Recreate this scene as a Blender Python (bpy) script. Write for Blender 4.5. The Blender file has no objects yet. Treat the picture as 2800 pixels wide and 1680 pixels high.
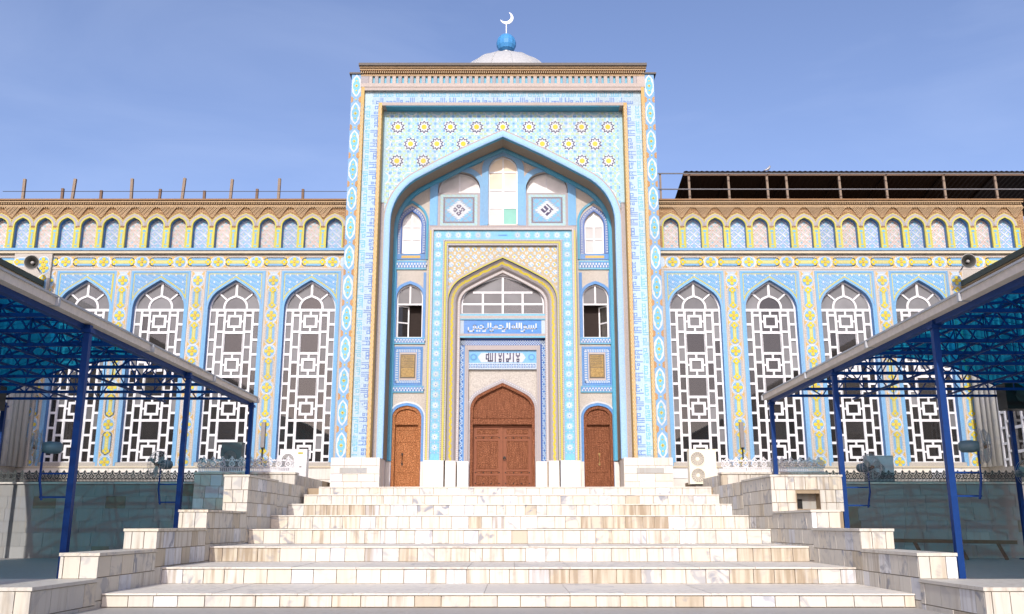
import bpy, math, random
import numpy as np
from mathutils import Matrix, Vector, geometry
R = random.Random(7)
scene = bpy.context.scene
# ------------------------------------------------------------------ camera, sky, sun, exposure
CAM = Vector((0.35, -32.0, -1.24))
cd = bpy.data.cameras.new('camera'); cam = bpy.data.objects.new('camera', cd)
scene.collection.objects.link(cam)
cd.sensor_width = 36.0; cd.lens = 36.0 * 2510 / 2800; cd.clip_start = 0.05; cd.clip_end = 3000
cam.location = CAM; cam.rotation_euler = (math.radians(90) + math.atan(597 / 2510), 0, 0)
scene.camera = cam
SUN_EL, SUN_AZ = math.radians(29), math.radians(6)      # sun behind the camera, a little to the left
world = bpy.data.worlds.new('World'); scene.world = world; world.use_nodes = True
wn = world.node_tree.nodes; wl = world.node_tree.links
sky = wn.new('ShaderNodeTexSky'); sky.sky_type = 'NISHITA'; sky.sun_disc = False
sky.sun_elevation = SUN_EL; sky.sun_rotation = math.pi + SUN_AZ
sky.air_density = 1.0; sky.dust_density = 4.0; sky.ozone_density = 3.0; sky.altitude = 800
bg = wn['Background']; 
wbal = wn.new('ShaderNodeVectorMath'); wbal.operation = 'MULTIPLY'; wbal.inputs[1].default_value = (1.12, .975, 1.03)      # camera white balance
wl.new(sky.outputs[0], wbal.inputs[0]); 
tc = wn.new('ShaderNodeTexCoord'); cmap = wn.new('ShaderNodeMapping'); cmap.inputs['Scale'].default_value = (1.2, 1.2, 4.0); cmap.inputs['Rotation'].default_value = (.2, .35, 0); wl.new(tc.outputs['Generated'], cmap.inputs[0])
cn = wn.new('ShaderNodeTexNoise'); cn.inputs['Scale'].default_value = 2.3; cn.inputs['Detail'].default_value = 7; cn.inputs['Roughness'].default_value = .55; cn.inputs['Distortion'].default_value = .6; wl.new(cmap.outputs[0], cn.inputs[0])
cr_ = wn.new('ShaderNodeMapRange'); cr_.inputs[1].default_value = .45; cr_.inputs[2].default_value = .8; cr_.inputs[4].default_value = .10; wl.new(cn.outputs[0], cr_.inputs[0])
cmx = wn.new('ShaderNodeMix'); cmx.data_type = 'RGBA'; wl.new(cr_.outputs[0], cmx.inputs[0]); wl.new(wbal.outputs[0], cmx.inputs[6]); cmx.inputs[7].default_value = (5.0, 5.6, 7.0, 1)      # wisps of thin cloud
wl.new(cmx.outputs[2], bg.inputs[0]); bg.inputs[1].default_value = 0.15
sd = bpy.data.lights.new('sun', 'SUN'); sun = bpy.data.objects.new('sun', sd); scene.collection.objects.link(sun)
sd.energy = 2.6; sd.angle = math.radians(0.5); sd.color = (1.0, 0.965, 0.905)
to_sun = Vector((-math.sin(SUN_AZ) * math.cos(SUN_EL), -math.cos(SUN_AZ) * math.cos(SUN_EL), math.sin(SUN_EL)))
sun.rotation_euler = to_sun.to_track_quat('Z', 'Y').to_euler(); sun.location = (-20, -60, 40)
vs = scene.view_settings; vs.view_transform = 'Standard'; vs.look = 'None'; vs.exposure = 0.47; vs.gamma = 1.0
vs.use_curve_mapping = False
scene.cycles.max_bounces = 8; scene.cycles.transparent_max_bounces = 12

# ------------------------------------------------------------------ helpers
COL = scene.collection
WM = {}                                             # world matrix of every object made here
def put(name, mesh, parent=None, M=None, kind=None):
    o = bpy.data.objects.new(name, mesh); COL.objects.link(o)
    M = M or Matrix.Identity(4)
    if parent is not None:
        o.parent = parent; o.matrix_parent_inverse = WM[parent.name].inverted_safe()
    o.matrix_basis = M; WM[o.name] = M.copy()
    if kind: o['kind'] = kind
    return o
def tag(o, label, cat, group=None):
    o['label'] = label; o['category'] = cat
    if group: o['group'] = group
    return o
def thing(name, loc, label, cat, group=None):
    return tag(put(name, None, None, Matrix.Translation(loc)), label, cat, group)
def structure(o):
    o['kind'] = 'structure'; return o
def mesh_of(verts, faces, mats, idx=None, smooth=False):
    me = bpy.data.meshes.new('mesh'); me.from_pydata([tuple(v) for v in verts], [], faces)
    for m in (mats if isinstance(mats, (list, tuple)) else [mats]): me.materials.append(m)
    if idx is not None: me.polygons.foreach_set('material_index', idx)
    if smooth: me.polygons.foreach_set('use_smooth', [True] * len(me.polygons))
    me.update(); return me
CUBE_V = [(x, y, z) for z in (-.5, .5) for y in (-.5, .5) for x in (-.5, .5)]
CUBE_F = [(0, 2, 3, 1), (4, 5, 7, 6), (0, 1, 5, 4), (2, 6, 7, 3), (0, 4, 6, 2), (1, 3, 7, 5)]
_cubes = {}
def cube(mat):
    if mat.name not in _cubes: _cubes[mat.name] = mesh_of(CUBE_V, CUBE_F, mat)
    return _cubes[mat.name]
def box(name, parent, xs, ys, zs, mat, kind=None):
    c = [(a[0] + a[1]) / 2 for a in (xs, ys, zs)]; d = [max(abs(a[1] - a[0]), 1e-4) for a in (xs, ys, zs)]
    return put(name, cube(mat), parent, Matrix.Translation(c) @ Matrix.Diagonal((d[0], d[1], d[2], 1)), kind)
def bar(name, parent, p, q, w, h, mat, kind=None):
    p, q = Vector(p), Vector(q); d = q - p
    M = Matrix.Translation((p + q) / 2) @ d.to_track_quat('Z', 'Y').to_matrix().to_4x4() @ Matrix.Diagonal((w, h, d.length, 1))
    return put(name, cube(mat), parent, M, kind)
class MB:                                           # collects boxes, tubes and faces into one mesh
    def __init__(s): s.v = []; s.f = []; s.m = []
    def add(s, v, f, m=0):
        n = len(s.v); s.v += [tuple(a) for a in v]; s.f += [tuple(i + n for i in a) for a in f]; s.m += [m] * len(f)
    def box(s, xs, ys, zs, m=0):
        s.add([((xs[0] + xs[1]) / 2 + a * (xs[1] - xs[0]), (ys[0] + ys[1]) / 2 + b * (ys[1] - ys[0]), (zs[0] + zs[1]) / 2 + c * (zs[1] - zs[0])) for a, b, c in CUBE_V], CUBE_F, m)
    def bar(s, p, q, w, h, m=0):
        p, q = Vector(p), Vector(q); d = q - p
        M = Matrix.Translation((p + q) / 2) @ d.to_track_quat('Z', 'Y').to_matrix().to_4x4() @ Matrix.Diagonal((w, h, d.length, 1))
        s.add([M @ Vector(c) for c in CUBE_V], CUBE_F, m)
    def tube(s, pts, r, n=8, m=0, closed=False):
        pts = [Vector(p) for p in pts]; k = len(pts); rings = []
        for i, p in enumerate(pts):
            a = pts[(i - 1) % k] if (closed or i > 0) else p; b = pts[(i + 1) % k] if (closed or i < k - 1) else p
            q = (b - a).to_track_quat('Z', 'Y'); rr = r[i] if isinstance(r, (list, tuple)) else r
            rings.append([p + q @ Vector((rr * math.cos(2 * math.pi * j / n), rr * math.sin(2 * math.pi * j / n), 0)) for j in range(n)])
        v = [x for g in rings for x in g]; f = []
        for i in range(k if closed else k - 1):
            i2 = (i + 1) % k
            for j in range(n): f.append((i * n + j, i * n + (j + 1) % n, i2 * n + (j + 1) % n, i2 * n + j))
        if not closed: f += [tuple(range(n))[::-1], tuple((k - 1) * n + j for j in range(n))]
        s.add(v, f, m)
    def lathe(s, prof, n=24, m=0, c=(0, 0, 0)):
        v = []; f = []
        for r, z in prof: v += [(c[0] + r * math.cos(2 * math.pi * j / n), c[1] + r * math.sin(2 * math.pi * j / n), c[2] + z) for j in range(n)]
        for i in range(len(prof) - 1):
            for j in range(n): f.append((i * n + j, i * n + (j + 1) % n, (i + 1) * n + (j + 1) % n, (i + 1) * n + j))
        s.add(v, f, m)
    def poly(s, pts, y, m=0):                       # flat XZ polygon
        s.add([(a, y, b) for a, b in pts], [tuple(range(len(pts)))], m)
    def mesh(s, mats, smooth=False): return mesh_of(s.v, s.f, mats, s.m, smooth)
def prism(outer, y0, y1, mat, holes=()):            # XZ outline with holes, extruded along Y
    loops = [list(outer)] + [list(h) for h in holes]
    tris = geometry.tessellate_polygon([[Vector((a, b, 0)) for a, b in l] for l in loops])
    pts = [p for l in loops for p in l]; n = len(pts)
    v = [(a, y0, b) for a, b in pts] + [(a, y1, b) for a, b in pts]
    f = [tuple(t) for t in tris] + [tuple(i + n for i in reversed(t)) for t in tris]; b = 0
    for l in loops:
        k = len(l)
        for i in range(k): f.append((b + i, b + (i + 1) % k, b + (i + 1) % k + n, b + i + n))
        b += k
    return mesh_of(v, f, mat)
def arch(cx, hw, z0, zs, za, r=None, n=9):          # four-centred arch outline, left foot to right foot
    r = r or hw * .8
    r = min(r, .93 * (hw * hw + (za - zs) ** 2) / (2 * hw))
    cxr, L, al = hw - r, math.hypot(hw - r, za - zs), math.atan2(za - zs, -(hw - r))
    ph = al - math.acos(min(1, r / L))
    right = [(cxr + r * math.cos(ph * i / n), zs + r * math.sin(ph * i / n)) for i in range(n + 1)]
    x1, z1 = right[-1]; bul = .012 * math.hypot(x1, za - z1)
    mids = [(x1 * (1 - t) + math.sin(math.pi * t) * bul * math.cos(ph), z1 + (za - z1) * t + math.sin(math.pi * t) * bul * math.sin(ph)) for t in (.25, .5, .75)]
    rt = [(hw, z0)] + right + mids
    return [(cx - a, b) for a, b in rt] + [(cx, za)] + [(cx + a, b) for a, b in reversed(rt)]
def offset(path, d):                                # open XZ path moved by d to its left-hand side (outwards for arches)
    out = []
    for i, (x, z) in enumerate(path):
        def nrm(a, b):
            t = Vector((b[0] - a[0], b[1] - a[1])); t.normalize(); return Vector((-t.y, t.x))
        n1 = nrm(path[max(i - 1, 0)], path[max(i, 1)]); n2 = nrm(path[min(i, len(path) - 2)], path[min(i + 1, len(path) - 1)])
        m = n1 + n2; m.normalize(); k = d / max(m.dot(n1), .5)
        out.append((x + m.x * k, z + m.y * k))
    return out
def band(a, b, y0, y1, mat):                        # solid strip between two paths
    n = len(a); v = [(p[0], y0, p[1]) for p in a] + [(p[0], y0, p[1]) for p in b] + [(p[0], y1, p[1]) for p in a] + [(p[0], y1, p[1]) for p in b]
    f = []
    for i in range(n - 1):
        f += [(i, i + 1, n + i + 1, n + i), (i, 2 * n + i, 2 * n + i + 1, i + 1), (n + i, n + i + 1, 3 * n + i + 1, 3 * n + i)]
    f += [(0, n, 3 * n, 2 * n), (n - 1, 3 * n - 1, 4 * n - 1, 2 * n - 1)]
    return mesh_of(v, f, mat)
def loft(paths, mat, smooth=False, idx=None):       # surface through (path, y) sections
    n = len(paths[0][0]); v = [(p[0], y, p[1]) for pa, y in paths for p in pa]; f = []; mi = []
    for k in range(len(paths) - 1):
        for i in range(n - 1):
            f.append((k * n + i, k * n + i + 1, (k + 1) * n + i + 1, (k + 1) * n + i)); mi.append(idx[k] if idx else 0)
    return mesh_of(v, f, mat, mi, smooth)
def torus_path(path, r, y, mat, n=9, flat=1.0):     # half round moulding proud of y towards the viewer
    secs = []
    for i in range(n + 1):
        a = math.pi * i / n; secs.append((offset(path, r * math.cos(a)), y - r * flat * math.sin(a)))
    return loft(secs, mat, True)
def upath(hw, z0, zt, cx=0): return [(cx - hw, z0), (cx - hw, zt), (cx + hw, zt), (cx + hw, z0)]
def ubands(name, parent, hw_out, hw_in, z0, zt_out, zt_in, y0, y1, mat, cx=0):
    a = upath(hw_out, z0, zt_out, cx); b = upath(hw_in, z0, zt_in, cx)
    return put(name, band(a, b, y0, y1, mat), parent)
def mosaic(name, parent, x0, z0, idx, cell, y, mats, M=None, cz=None):   # coloured tesserae, rows bottom to top; -1 = none
    idx = np.asarray(idx); cz = cz or cell; v = []; f = []; mi = []
    for r in range(idx.shape[0]):
        row = idx[r]; ch = np.flatnonzero(np.diff(row)) + 1; st = np.concatenate(([0], ch, [len(row)]))
        for a, b in zip(st[:-1], st[1:]):
            k = int(row[a])
            if k < 0: continue
            n = len(v); yy = y - .0006 * k
            v += [(x0 + a * cell, yy, z0 + r * cz), (x0 + b * cell, yy, z0 + r * cz), (x0 + b * cell, yy, z0 + (r + 1) * cz), (x0 + a * cell, yy, z0 + (r + 1) * cz)]
            f.append((n, n + 1, n + 2, n + 3)); mi.append(k)
    return put(name, mesh_of(v, f, mats, mi), parent, M, 'stuff')

# ------------------------------------------------------------------ materials
def lin(c): c /= 255; return c / 12.92 if c <= .04045 else ((c + .055) / 1.055) ** 2.4
def C(r, g, b, k=.635): return tuple(min(.82, lin(x) * k) for x in (r, g, b))
_mats = {}
def nodes(name):
    m = bpy.data.materials.new(name); m.use_nodes = True; nt = m.node_tree
    return m, nt.nodes, nt.links, nt.nodes['Principled BSDF']
def noise_col(N, L, col, scale, amt, stretch=(1, 1, 1), pos=None):
    geo = N.new('ShaderNodeNewGeometry'); mp = N.new('ShaderNodeMapping'); mp.inputs['Scale'].default_value = stretch
    L.new(geo.outputs['Position'], mp.inputs[0]); nz = N.new('ShaderNodeTexNoise'); nz.inputs['Scale'].default_value = scale
    nz.inputs['Detail'].default_value = 5; L.new(mp.outputs[0], nz.inputs[0])
    return nz
def glaze(name, rgb, rough=.6, var=.22, scale=6.0, spec=.12, dirt=.26):
    """glazed or painted surface with uneven tone and a little grime"""
    if name in _mats: return _mats[name]
    m, N, L, P = nodes(name)
    n1 = noise_col(N, L, rgb, 38, 1); n2 = noise_col(N, L, rgb, 1.1, 1, (1, 1, .35))
    r1 = N.new('ShaderNodeMapRange'); r1.inputs[1].default_value = .3; r1.inputs[2].default_value = .7; r1.inputs[3].default_value = 1 - var; r1.inputs[4].default_value = 1 + var * .45; L.new(n1.outputs[0], r1.inputs[0])
    r2 = N.new('ShaderNodeMapRange'); r2.inputs[1].default_value = .48; r2.inputs[2].default_value = .78; r2.inputs[3].default_value = 0; r2.inputs[4].default_value = dirt; L.new(n2.outputs[0], r2.inputs[0])
    mx = N.new('ShaderNodeMix'); mx.data_type = 'RGBA'; mx.inputs[6].default_value = (*rgb, 1); mx.inputs[7].default_value = (.34, .29, .23, 1); L.new(r2.outputs[0], mx.inputs[0])
    oi = N.new('ShaderNodeObjectInfo'); ro = N.new('ShaderNodeMapRange'); ro.inputs[3].default_value = .90; ro.inputs[4].default_value = 1.06; L.new(oi.outputs['Random'], ro.inputs[0]); mo = N.new('ShaderNodeMath'); mo.operation = 'MULTIPLY'; L.new(ro.outputs[0], mo.inputs[0]); L.new(r1.outputs[0], mo.inputs[1])
    vm = N.new('ShaderNodeVectorMath'); vm.operation = 'SCALE'; L.new(mx.outputs[2], vm.inputs[0]); L.new(mo.outputs[0], vm.inputs[3])
    L.new(vm.outputs[0], P.inputs['Base Color']); P.inputs['Roughness'].default_value = rough; P.inputs['Specular IOR Level'].default_value = spec
    _mats[name] = m; return m
def plain(name, rgb, rough=.6, metal=0.0, spec=.3):
    if name in _mats: return _mats[name]
    m, N, L, P = nodes(name); nz = noise_col(N, L, rgb, 9, 1)
    r1 = N.new('ShaderNodeMapRange'); r1.inputs[3].default_value = .78; r1.inputs[4].default_value = 1.16; L.new(nz.outputs[0], r1.inputs[0])
    vm = N.new('ShaderNodeVectorMath'); vm.operation = 'SCALE'; vm.inputs[0].default_value = rgb; L.new(r1.outputs[0], vm.inputs[3]); L.new(vm.outputs[0], P.inputs['Base Color'])
    P.inputs['Roughness'].default_value = rough; P.inputs['Metallic'].default_value = metal; P.inputs['Specular IOR Level'].default_value = spec
    _mats[name] = m; return m
def marble(name, stain=.5, base=(.59, .56, .495), vein=.5, cream=(.62, .56, .455), mono=False, everywhere=False):
    """cut marble slab: its own tone per slab, grey veins, rusty water streaks"""
    m, N, L, P = nodes(name)
    oi = N.new('ShaderNodeObjectInfo'); geo = N.new('ShaderNodeNewGeometry')
    off = N.new('ShaderNodeVectorMath'); off.operation = 'SCALE'; L.new(oi.outputs['Random'], off.inputs[3]); off.inputs[0].default_value = (37, 53, 71)
    ad = N.new('ShaderNodeVectorMath'); L.new(geo.outputs['Position'], ad.inputs[0]); L.new(off.outputs[0], ad.inputs[1])
    tone = N.new('ShaderNodeValToRGB'); L.new(oi.outputs['Random'], tone.inputs[0]); cr = tone.color_ramp; cr.interpolation = 'CONSTANT'
    cols = [base, tuple(c * 1.03 for c in base), cream, tuple(c * base[0] / .63 for c in (.62, .63, .65)), tuple((a + b) / 2 for a, b in zip(base, cream)), base, tuple(c * base[0] / .63 for c in (.52, .46, .36)), tuple(c * base[0] / .63 for c in (.74, .74, .73))]
    if mono: cols = [tuple(c * f for c in base) for f in (1, .96, 1.03, .94, 1.01, .98, .92, 1.04)]
    while len(cr.elements) < len(cols): cr.elements.new(.5)
    for i, (e, p) in enumerate(zip(cr.elements, (0, .26, .44, .52, .60, .72, .90, .945))): e.position = p; e.color = (*cols[i], 1)
    vn = N.new('ShaderNodeTexNoise'); vn.inputs['Scale'].default_value = 2.6; vn.inputs['Detail'].default_value = 7; vn.inputs['Distortion'].default_value = 1.6; L.new(ad.outputs[0], vn.inputs[0])
    vr = N.new('ShaderNodeMapRange'); vr.inputs[1].default_value = .52; vr.inputs[2].default_value = .64; vr.inputs[4].default_value = vein; L.new(vn.outputs[0], vr.inputs[0])
    gate = N.new('ShaderNodeMath'); gate.operation = 'MULTIPLY'; L.new(vr.outputs[0], gate.inputs[0])
    fr = N.new('ShaderNodeMath'); fr.operation = 'FRACT'; ml = N.new('ShaderNodeMath'); ml.operation = 'MULTIPLY'; ml.inputs[1].default_value = 17.3; L.new(oi.outputs['Random'], ml.inputs[0]); L.new(ml.outputs[0], fr.inputs[0])
    pw = N.new('ShaderNodeMath'); pw.operation = 'POWER'; pw.inputs[1].default_value = 1.6; L.new(fr.outputs[0], pw.inputs[0]); L.new(pw.outputs[0], gate.inputs[1])
    m1 = N.new('ShaderNodeMix'); m1.data_type = 'RGBA'; L.new(gate.outputs[0], m1.inputs[0]); L.new(tone.outputs[0], m1.inputs[6]); m1.inputs[7].default_value = (.23, .25, .30, 1)
    mp = N.new('ShaderNodeMapping'); mp.inputs['Scale'].default_value = (7.5, 7.5, .55); L.new(ad.outputs[0], mp.inputs[0])
    sn = N.new('ShaderNodeTexNoise'); sn.inputs['Scale'].default_value = 1.5; sn.inputs['Detail'].default_value = 6; L.new(mp.outputs[0], sn.inputs[0])
    bn = N.new('ShaderNodeTexNoise'); bn.inputs['Scale'].default_value = .35; bn.inputs['Detail'].default_value = 3; L.new(geo.outputs['Position'], bn.inputs[0])
    br = N.new('ShaderNodeMapRange'); br.inputs[1].default_value = .40; br.inputs[2].default_value = .58; L.new(bn.outputs[0], br.inputs[0])
    if everywhere: br.inputs[3].default_value = .8
    sr = N.new('ShaderNodeMapRange'); sr.inputs[1].default_value = .48; sr.inputs[2].default_value = .70; sr.inputs[4].default_value = stain; L.new(sn.outputs[0], sr.inputs[0])
    if everywhere: sr.inputs[1].default_value = .40; sr.inputs[2].default_value = .62
    st = N.new('ShaderNodeMath'); st.operation = 'MULTIPLY'; L.new(sr.outputs[0], st.inputs[0]); L.new(br.outputs[0], st.inputs[1])
    m2 = N.new('ShaderNodeMix'); m2.data_type = 'RGBA'; L.new(st.outputs[0], m2.inputs[0]); L.new(m1.outputs[2], m2.inputs[6]); m2.inputs[7].default_value = (.30, .235, .16, 1)
    L.new(m2.outputs[2], P.inputs['Base Color']); P.inputs['Roughness'].default_value = .55; P.inputs['Specular IOR Level'].default_value = .15
    _mats[name] = m; return m
def wood(name, c1, c2):
    """carved door timber: grain, carved arabesque relief"""
    m, N, L, P = nodes(name)
    g = noise_col(N, L, c1, 3.5, 1, (9, 9, .8)); cr = N.new('ShaderNodeValToRGB'); L.new(g.outputs[0], cr.inputs[0])
    cr.color_ramp.elements[0].position = .3; cr.color_ramp.elements[1].position = .75
    cr.color_ramp.elements[0].color = (*c1, 1); cr.color_ramp.elements[1].color = (*c2, 1)
    geo = N.new('ShaderNodeNewGeometry'); vo = N.new('ShaderNodeTexVoronoi'); vo.inputs['Scale'].default_value = 15; vo.feature = 'DISTANCE_TO_EDGE'; L.new(geo.outputs['Position'], vo.inputs[0])
    vr = N.new('ShaderNodeMapRange'); vr.inputs[2].default_value = .16; L.new(vo.outputs[0], vr.inputs[0])
    bp = N.new('ShaderNodeBump'); bp.inputs['Strength'].default_value = 1; bp.inputs['Distance'].default_value = .016; L.new(vr.outputs[0], bp.inputs['Height']); L.new(bp.outputs[0], P.inputs['Normal'])
    v2 = N.new('ShaderNodeMapRange'); v2.inputs[2].default_value = .10; v2.inputs[3].default_value = .80; v2.inputs[4].default_value = 1.05; L.new(vo.outputs[0], v2.inputs[0])
    vm = N.new('ShaderNodeVectorMath'); vm.operation = 'SCALE'; L.new(cr.outputs[0], vm.inputs[0]); L.new(v2.outputs[0], vm.inputs[3])
    L.new(vm.outputs[0], P.inputs['Base Color']); P.inputs['Roughness'].default_value = .62; P.inputs['Specular IOR Level'].default_value = .15
    _mats[name] = m; return m
def glass(name, dust, col=(.33, .33, .34), tint=(.55, .56, .57)):
    """window pane: see-through with a reflection and a diffuse film for dust and painted sky reflection"""
    m, N, L, P = nodes(name); N.remove(P); out = N['Material Output']
    tr = N.new('ShaderNodeBsdfTransparent'); tr.inputs[0].default_value = (*tint, 1)
    gl = N.new('ShaderNodeBsdfGlossy'); gl.inputs['Roughness'].default_value = .03; gl.inputs[0].default_value = (.9, .9, .9, 1)
    fr = N.new('ShaderNodeFresnel'); fr.inputs[0].default_value = 1.6; a = N.new('ShaderNodeMixShader'); L.new(fr.outputs[0], a.inputs[0]); L.new(tr.outputs[0], a.inputs[1]); L.new(gl.outputs[0], a.inputs[2])
    df = N.new('ShaderNodeBsdfDiffuse'); nz = noise_col(N, L, col, 2.2, 1); r1 = N.new('ShaderNodeMapRange'); r1.inputs[3].default_value = .75; r1.inputs[4].default_value = 1.2; L.new(nz.outputs[0], r1.inputs[0])
    vm = N.new('ShaderNodeVectorMath'); vm.operation = 'SCALE'; vm.inputs[0].default_value = col; L.new(r1.outputs[0], vm.inputs[3]); L.new(vm.outputs[0], df.inputs[0])
    oi = N.new('ShaderNodeObjectInfo'); dr = N.new('ShaderNodeMapRange'); dr.inputs[3].default_value = dust * .55; dr.inputs[4].default_value = min(1, dust * 1.35); L.new(oi.outputs['Random'], dr.inputs[0])
    b = N.new('ShaderNodeMixShader'); L.new(dr.outputs[0], b.inputs[0]); L.new(a.outputs[0], b.inputs[1]); L.new(df.outputs[0], b.inputs[2]); L.new(b.outputs[0], out.inputs[0])
    _mats[name] = m; return m
def sheet(name, col, tcol, k=.5):
    """translucent corrugated polycarbonate"""
    m, N, L, P = nodes(name); N.remove(P); out = N['Material Output']
    nz = noise_col(N, L, col, 1.2, 1); r1 = N.new('ShaderNodeMapRange'); r1.inputs[3].default_value = .6; r1.inputs[4].default_value = 1.25; L.new(nz.outputs[0], r1.inputs[0])
    vm = N.new('ShaderNodeVectorMath'); vm.operation = 'SCALE'; vm.inputs[0].default_value = tcol; L.new(r1.outputs[0], vm.inputs[3])
    df = N.new('ShaderNodeBsdfDiffuse'); df.inputs[0].default_value = (*col, 1); tl = N.new('ShaderNodeBsdfTranslucent'); L.new(vm.outputs[0], tl.inputs[0])
    a = N.new('ShaderNodeMixShader'); a.inputs[0].default_value = k; L.new(df.outputs[0], a.inputs[1]); L.new(tl.outputs[0], a.inputs[2])
    tp = N.new('ShaderNodeBsdfTransparent'); tp.inputs[0].default_value = (.02, .30, .40, 1); c = N.new('ShaderNodeMixShader'); c.inputs[0].default_value = .42; L.new(a.outputs[0], c.inputs[1]); L.new(tp.outputs[0], c.inputs[2]); L.new(c.outputs[0], out.inputs[0])
    _mats[name] = m; return m
BLUE = glaze('blue glaze', C(146, 203, 248)); BLUE2 = glaze('mid blue glaze', C(120, 174, 236)); NAVY = glaze('navy glaze', C(70, 105, 185))
CYAN = glaze('turquoise glaze', C(140, 212, 240)); PCYAN = glaze('pale turquoise glaze', C(195, 232, 244)); TEAL = glaze('teal glaze', C(105, 190, 225))
WHITE = glaze('white glaze', C(238, 246, 250)); PALE = glaze('pale blue glaze', C(214, 232, 246)); LCY = glaze('light turquoise glaze', C(142, 216, 246))
YEL = glaze('yellow glaze', C(246, 226, 84)); ORA = glaze('orange glaze', C(240, 202, 128)); TAN = glaze('tan brick', C(214, 168, 118)); GREEN = glaze('pale green glaze', C(208, 232, 190))
PINK = glaze('pink brick', C(216, 203, 194)); PINKG = glaze('greyed brick', C(206, 196, 192)); PILG = glaze('pinkish cream brick', C(228, 216, 204)); BEIGE = glaze('beige brick', C(222, 215, 204), .7, .34); PURP = glaze('aubergine glaze', C(104, 94, 130)); BROWN = glaze('brown brick', C(166, 128, 92), .7)
BRICK = glaze('sandy brick', C(220, 190, 150), .8, .35); BRICK2 = glaze('dark sandy brick', C(178, 136, 98), .8, .35); GREYT = glaze('grey tile', C(196, 190, 192)); CREAM = glaze('cream trim', C(238, 226, 200))
YGRN = glaze('olive yellow glaze', C(230, 222, 110)); MARB = marble('white marble', .7, vein=.9); MARBW = marble('dressed white marble', .25, (.64, .61, .56), .25, (.62, .57, .48)); MARBT = marble('worn marble tread', .45, (.72, .675, .59), .5, (.60, .53, .42), mono=True)
MARBS = marble('rust stained marble', .9, (.52, .465, .375), .5, (.54, .48, .38), everywhere=True); MARBV = marble('wall marble with painted shade', .3, (.29, .29, .285), .12, (.285, .28, .27)); MARBG = marble('grey marble', .5, (.36, .36, .34), .5, (.33, .32, .29)); GROUT = plain('dirty grout', (.33, .255, .17), .9)  # terrace wall marble: canopy shade darkened into its colour
WHITEP = plain('white painted aluminium', (.69, .69, .70), .4); GL_D = glass('dusty glass with painted sky', .70, (.24, .24, .245)); GL_C = glass('clear glass', .13, (.20, .185, .18), (.42, .42, .42)); GL_W = glass('whitewashed glass', .95, (.80, .79, .77)); GL_T = glass('green glass', .95, (.28, .62, .52)); GL_T2 = glass('cream glass', .95, (.80, .70, .55))  # grey of the dusty panes holds dust and a painted sky reflection
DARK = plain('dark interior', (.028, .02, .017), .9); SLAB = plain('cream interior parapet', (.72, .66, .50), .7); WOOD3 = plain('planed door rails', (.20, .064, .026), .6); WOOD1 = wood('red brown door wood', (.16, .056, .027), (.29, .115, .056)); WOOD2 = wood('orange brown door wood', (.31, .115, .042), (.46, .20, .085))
CAPM = plain('weathered roof metal', (.13, .115, .10), .7); METAL = plain('galvanised metal', (.36, .36, .37), .5, .4); BRONZE = plain('dark door iron', (.045, .035, .03), .45, .6); GOLD = glaze('gilded plaque', C(196, 164, 104), .45, .5, dirt=.5); PLQF = plain('dark plaque frame', (.10, .085, .06), .5)
NAVYP = plain('navy painted steel', (.006, .042, .19), .5, 0, .2); GUT = plain('tan gutter', (.72, .64, .54), .6); GUTT = plain('grey gutter lip', (.42, .44, .46), .5); OLIVE = plain('dark green roof edge', (.045, .06, .055), .6)
POLY = sheet('blue polycarbonate', (.003, .055, .13), (.004, .15, .31), .6); BLACK = plain('black plastic', (.012, .012, .012), .5); POST = plain('weathered timber', (.26, .20, .15), .9); IRON = plain('brown iron', (.17, .11, .075), .8)
LACE = plain('pale cast railing', (.66, .65, .66), .5); LACE2 = plain('cast railing with painted shade', (.07, .08, .08), .5); ACW = plain('white enamel', (.72, .72, .71), .4); ACC = plain('cream enamel', (.78, .73, .58), .45); GRILL = plain('grey grille', (.23, .21, .20), .5)  # second railing colour is a darker copy with canopy shade painted in
ROOF = plain('rusty roof sheet', (.022, .014, .012), .8); FLOOR = marble('court paving', .4, (.40, .39, .37), .3, (.38, .36, .32)); DOMEM = plain('white dome sheet', (.42, .43, .43), .6); BALL = plain('blue dome ball', (.06, .25, .52), .5, .0, .25); STEEL = plain('silver crescent', (.82, .82, .84), .3)
HORN = plain('dark horn speaker', (.05, .05, .045), .5); HORN2 = plain('grey horn rim', (.35, .34, .32), .6); FANB = plain('pale green fan blade', (.30, .37, .37), .4); RED = plain('red extinguisher', (.5, .02, .015), .4)

def brickwork(name, c1, c2, mortar):
    m, N, L, P = nodes(name); geo = N.new('ShaderNodeNewGeometry'); sp = N.new('ShaderNodeSeparateXYZ'); cb = N.new('ShaderNodeCombineXYZ'); L.new(geo.outputs['Position'], sp.inputs[0]); L.new(sp.outputs[0], cb.inputs[0]); L.new(sp.outputs[2], cb.inputs[1])
    bt = N.new('ShaderNodeTexBrick'); L.new(cb.outputs[0], bt.inputs[0]); bt.inputs['Color1'].default_value = (*c1, 1); bt.inputs['Color2'].default_value = (*c2, 1); bt.inputs['Mortar'].default_value = (*mortar, 1)
    bt.inputs['Scale'].default_value = 1; bt.inputs['Brick Width'].default_value = .16; bt.inputs['Row Height'].default_value = .052; bt.inputs['Mortar Size'].default_value = .008
    bp = N.new('ShaderNodeBump'); bp.inputs['Distance'].default_value = .01; bp.invert = True; L.new(bt.outputs['Fac'], bp.inputs['Height']); L.new(bp.outputs[0], P.inputs['Normal'])
    L.new(bt.outputs[0], P.inputs['Base Color']); P.inputs['Roughness'].default_value = .85; P.inputs['Specular IOR Level'].default_value = .1; _mats[name] = m; return m
BRICKW = brickwork('brickwork', C(222, 188, 144), C(200, 160, 116), C(140, 100, 70))
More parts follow.
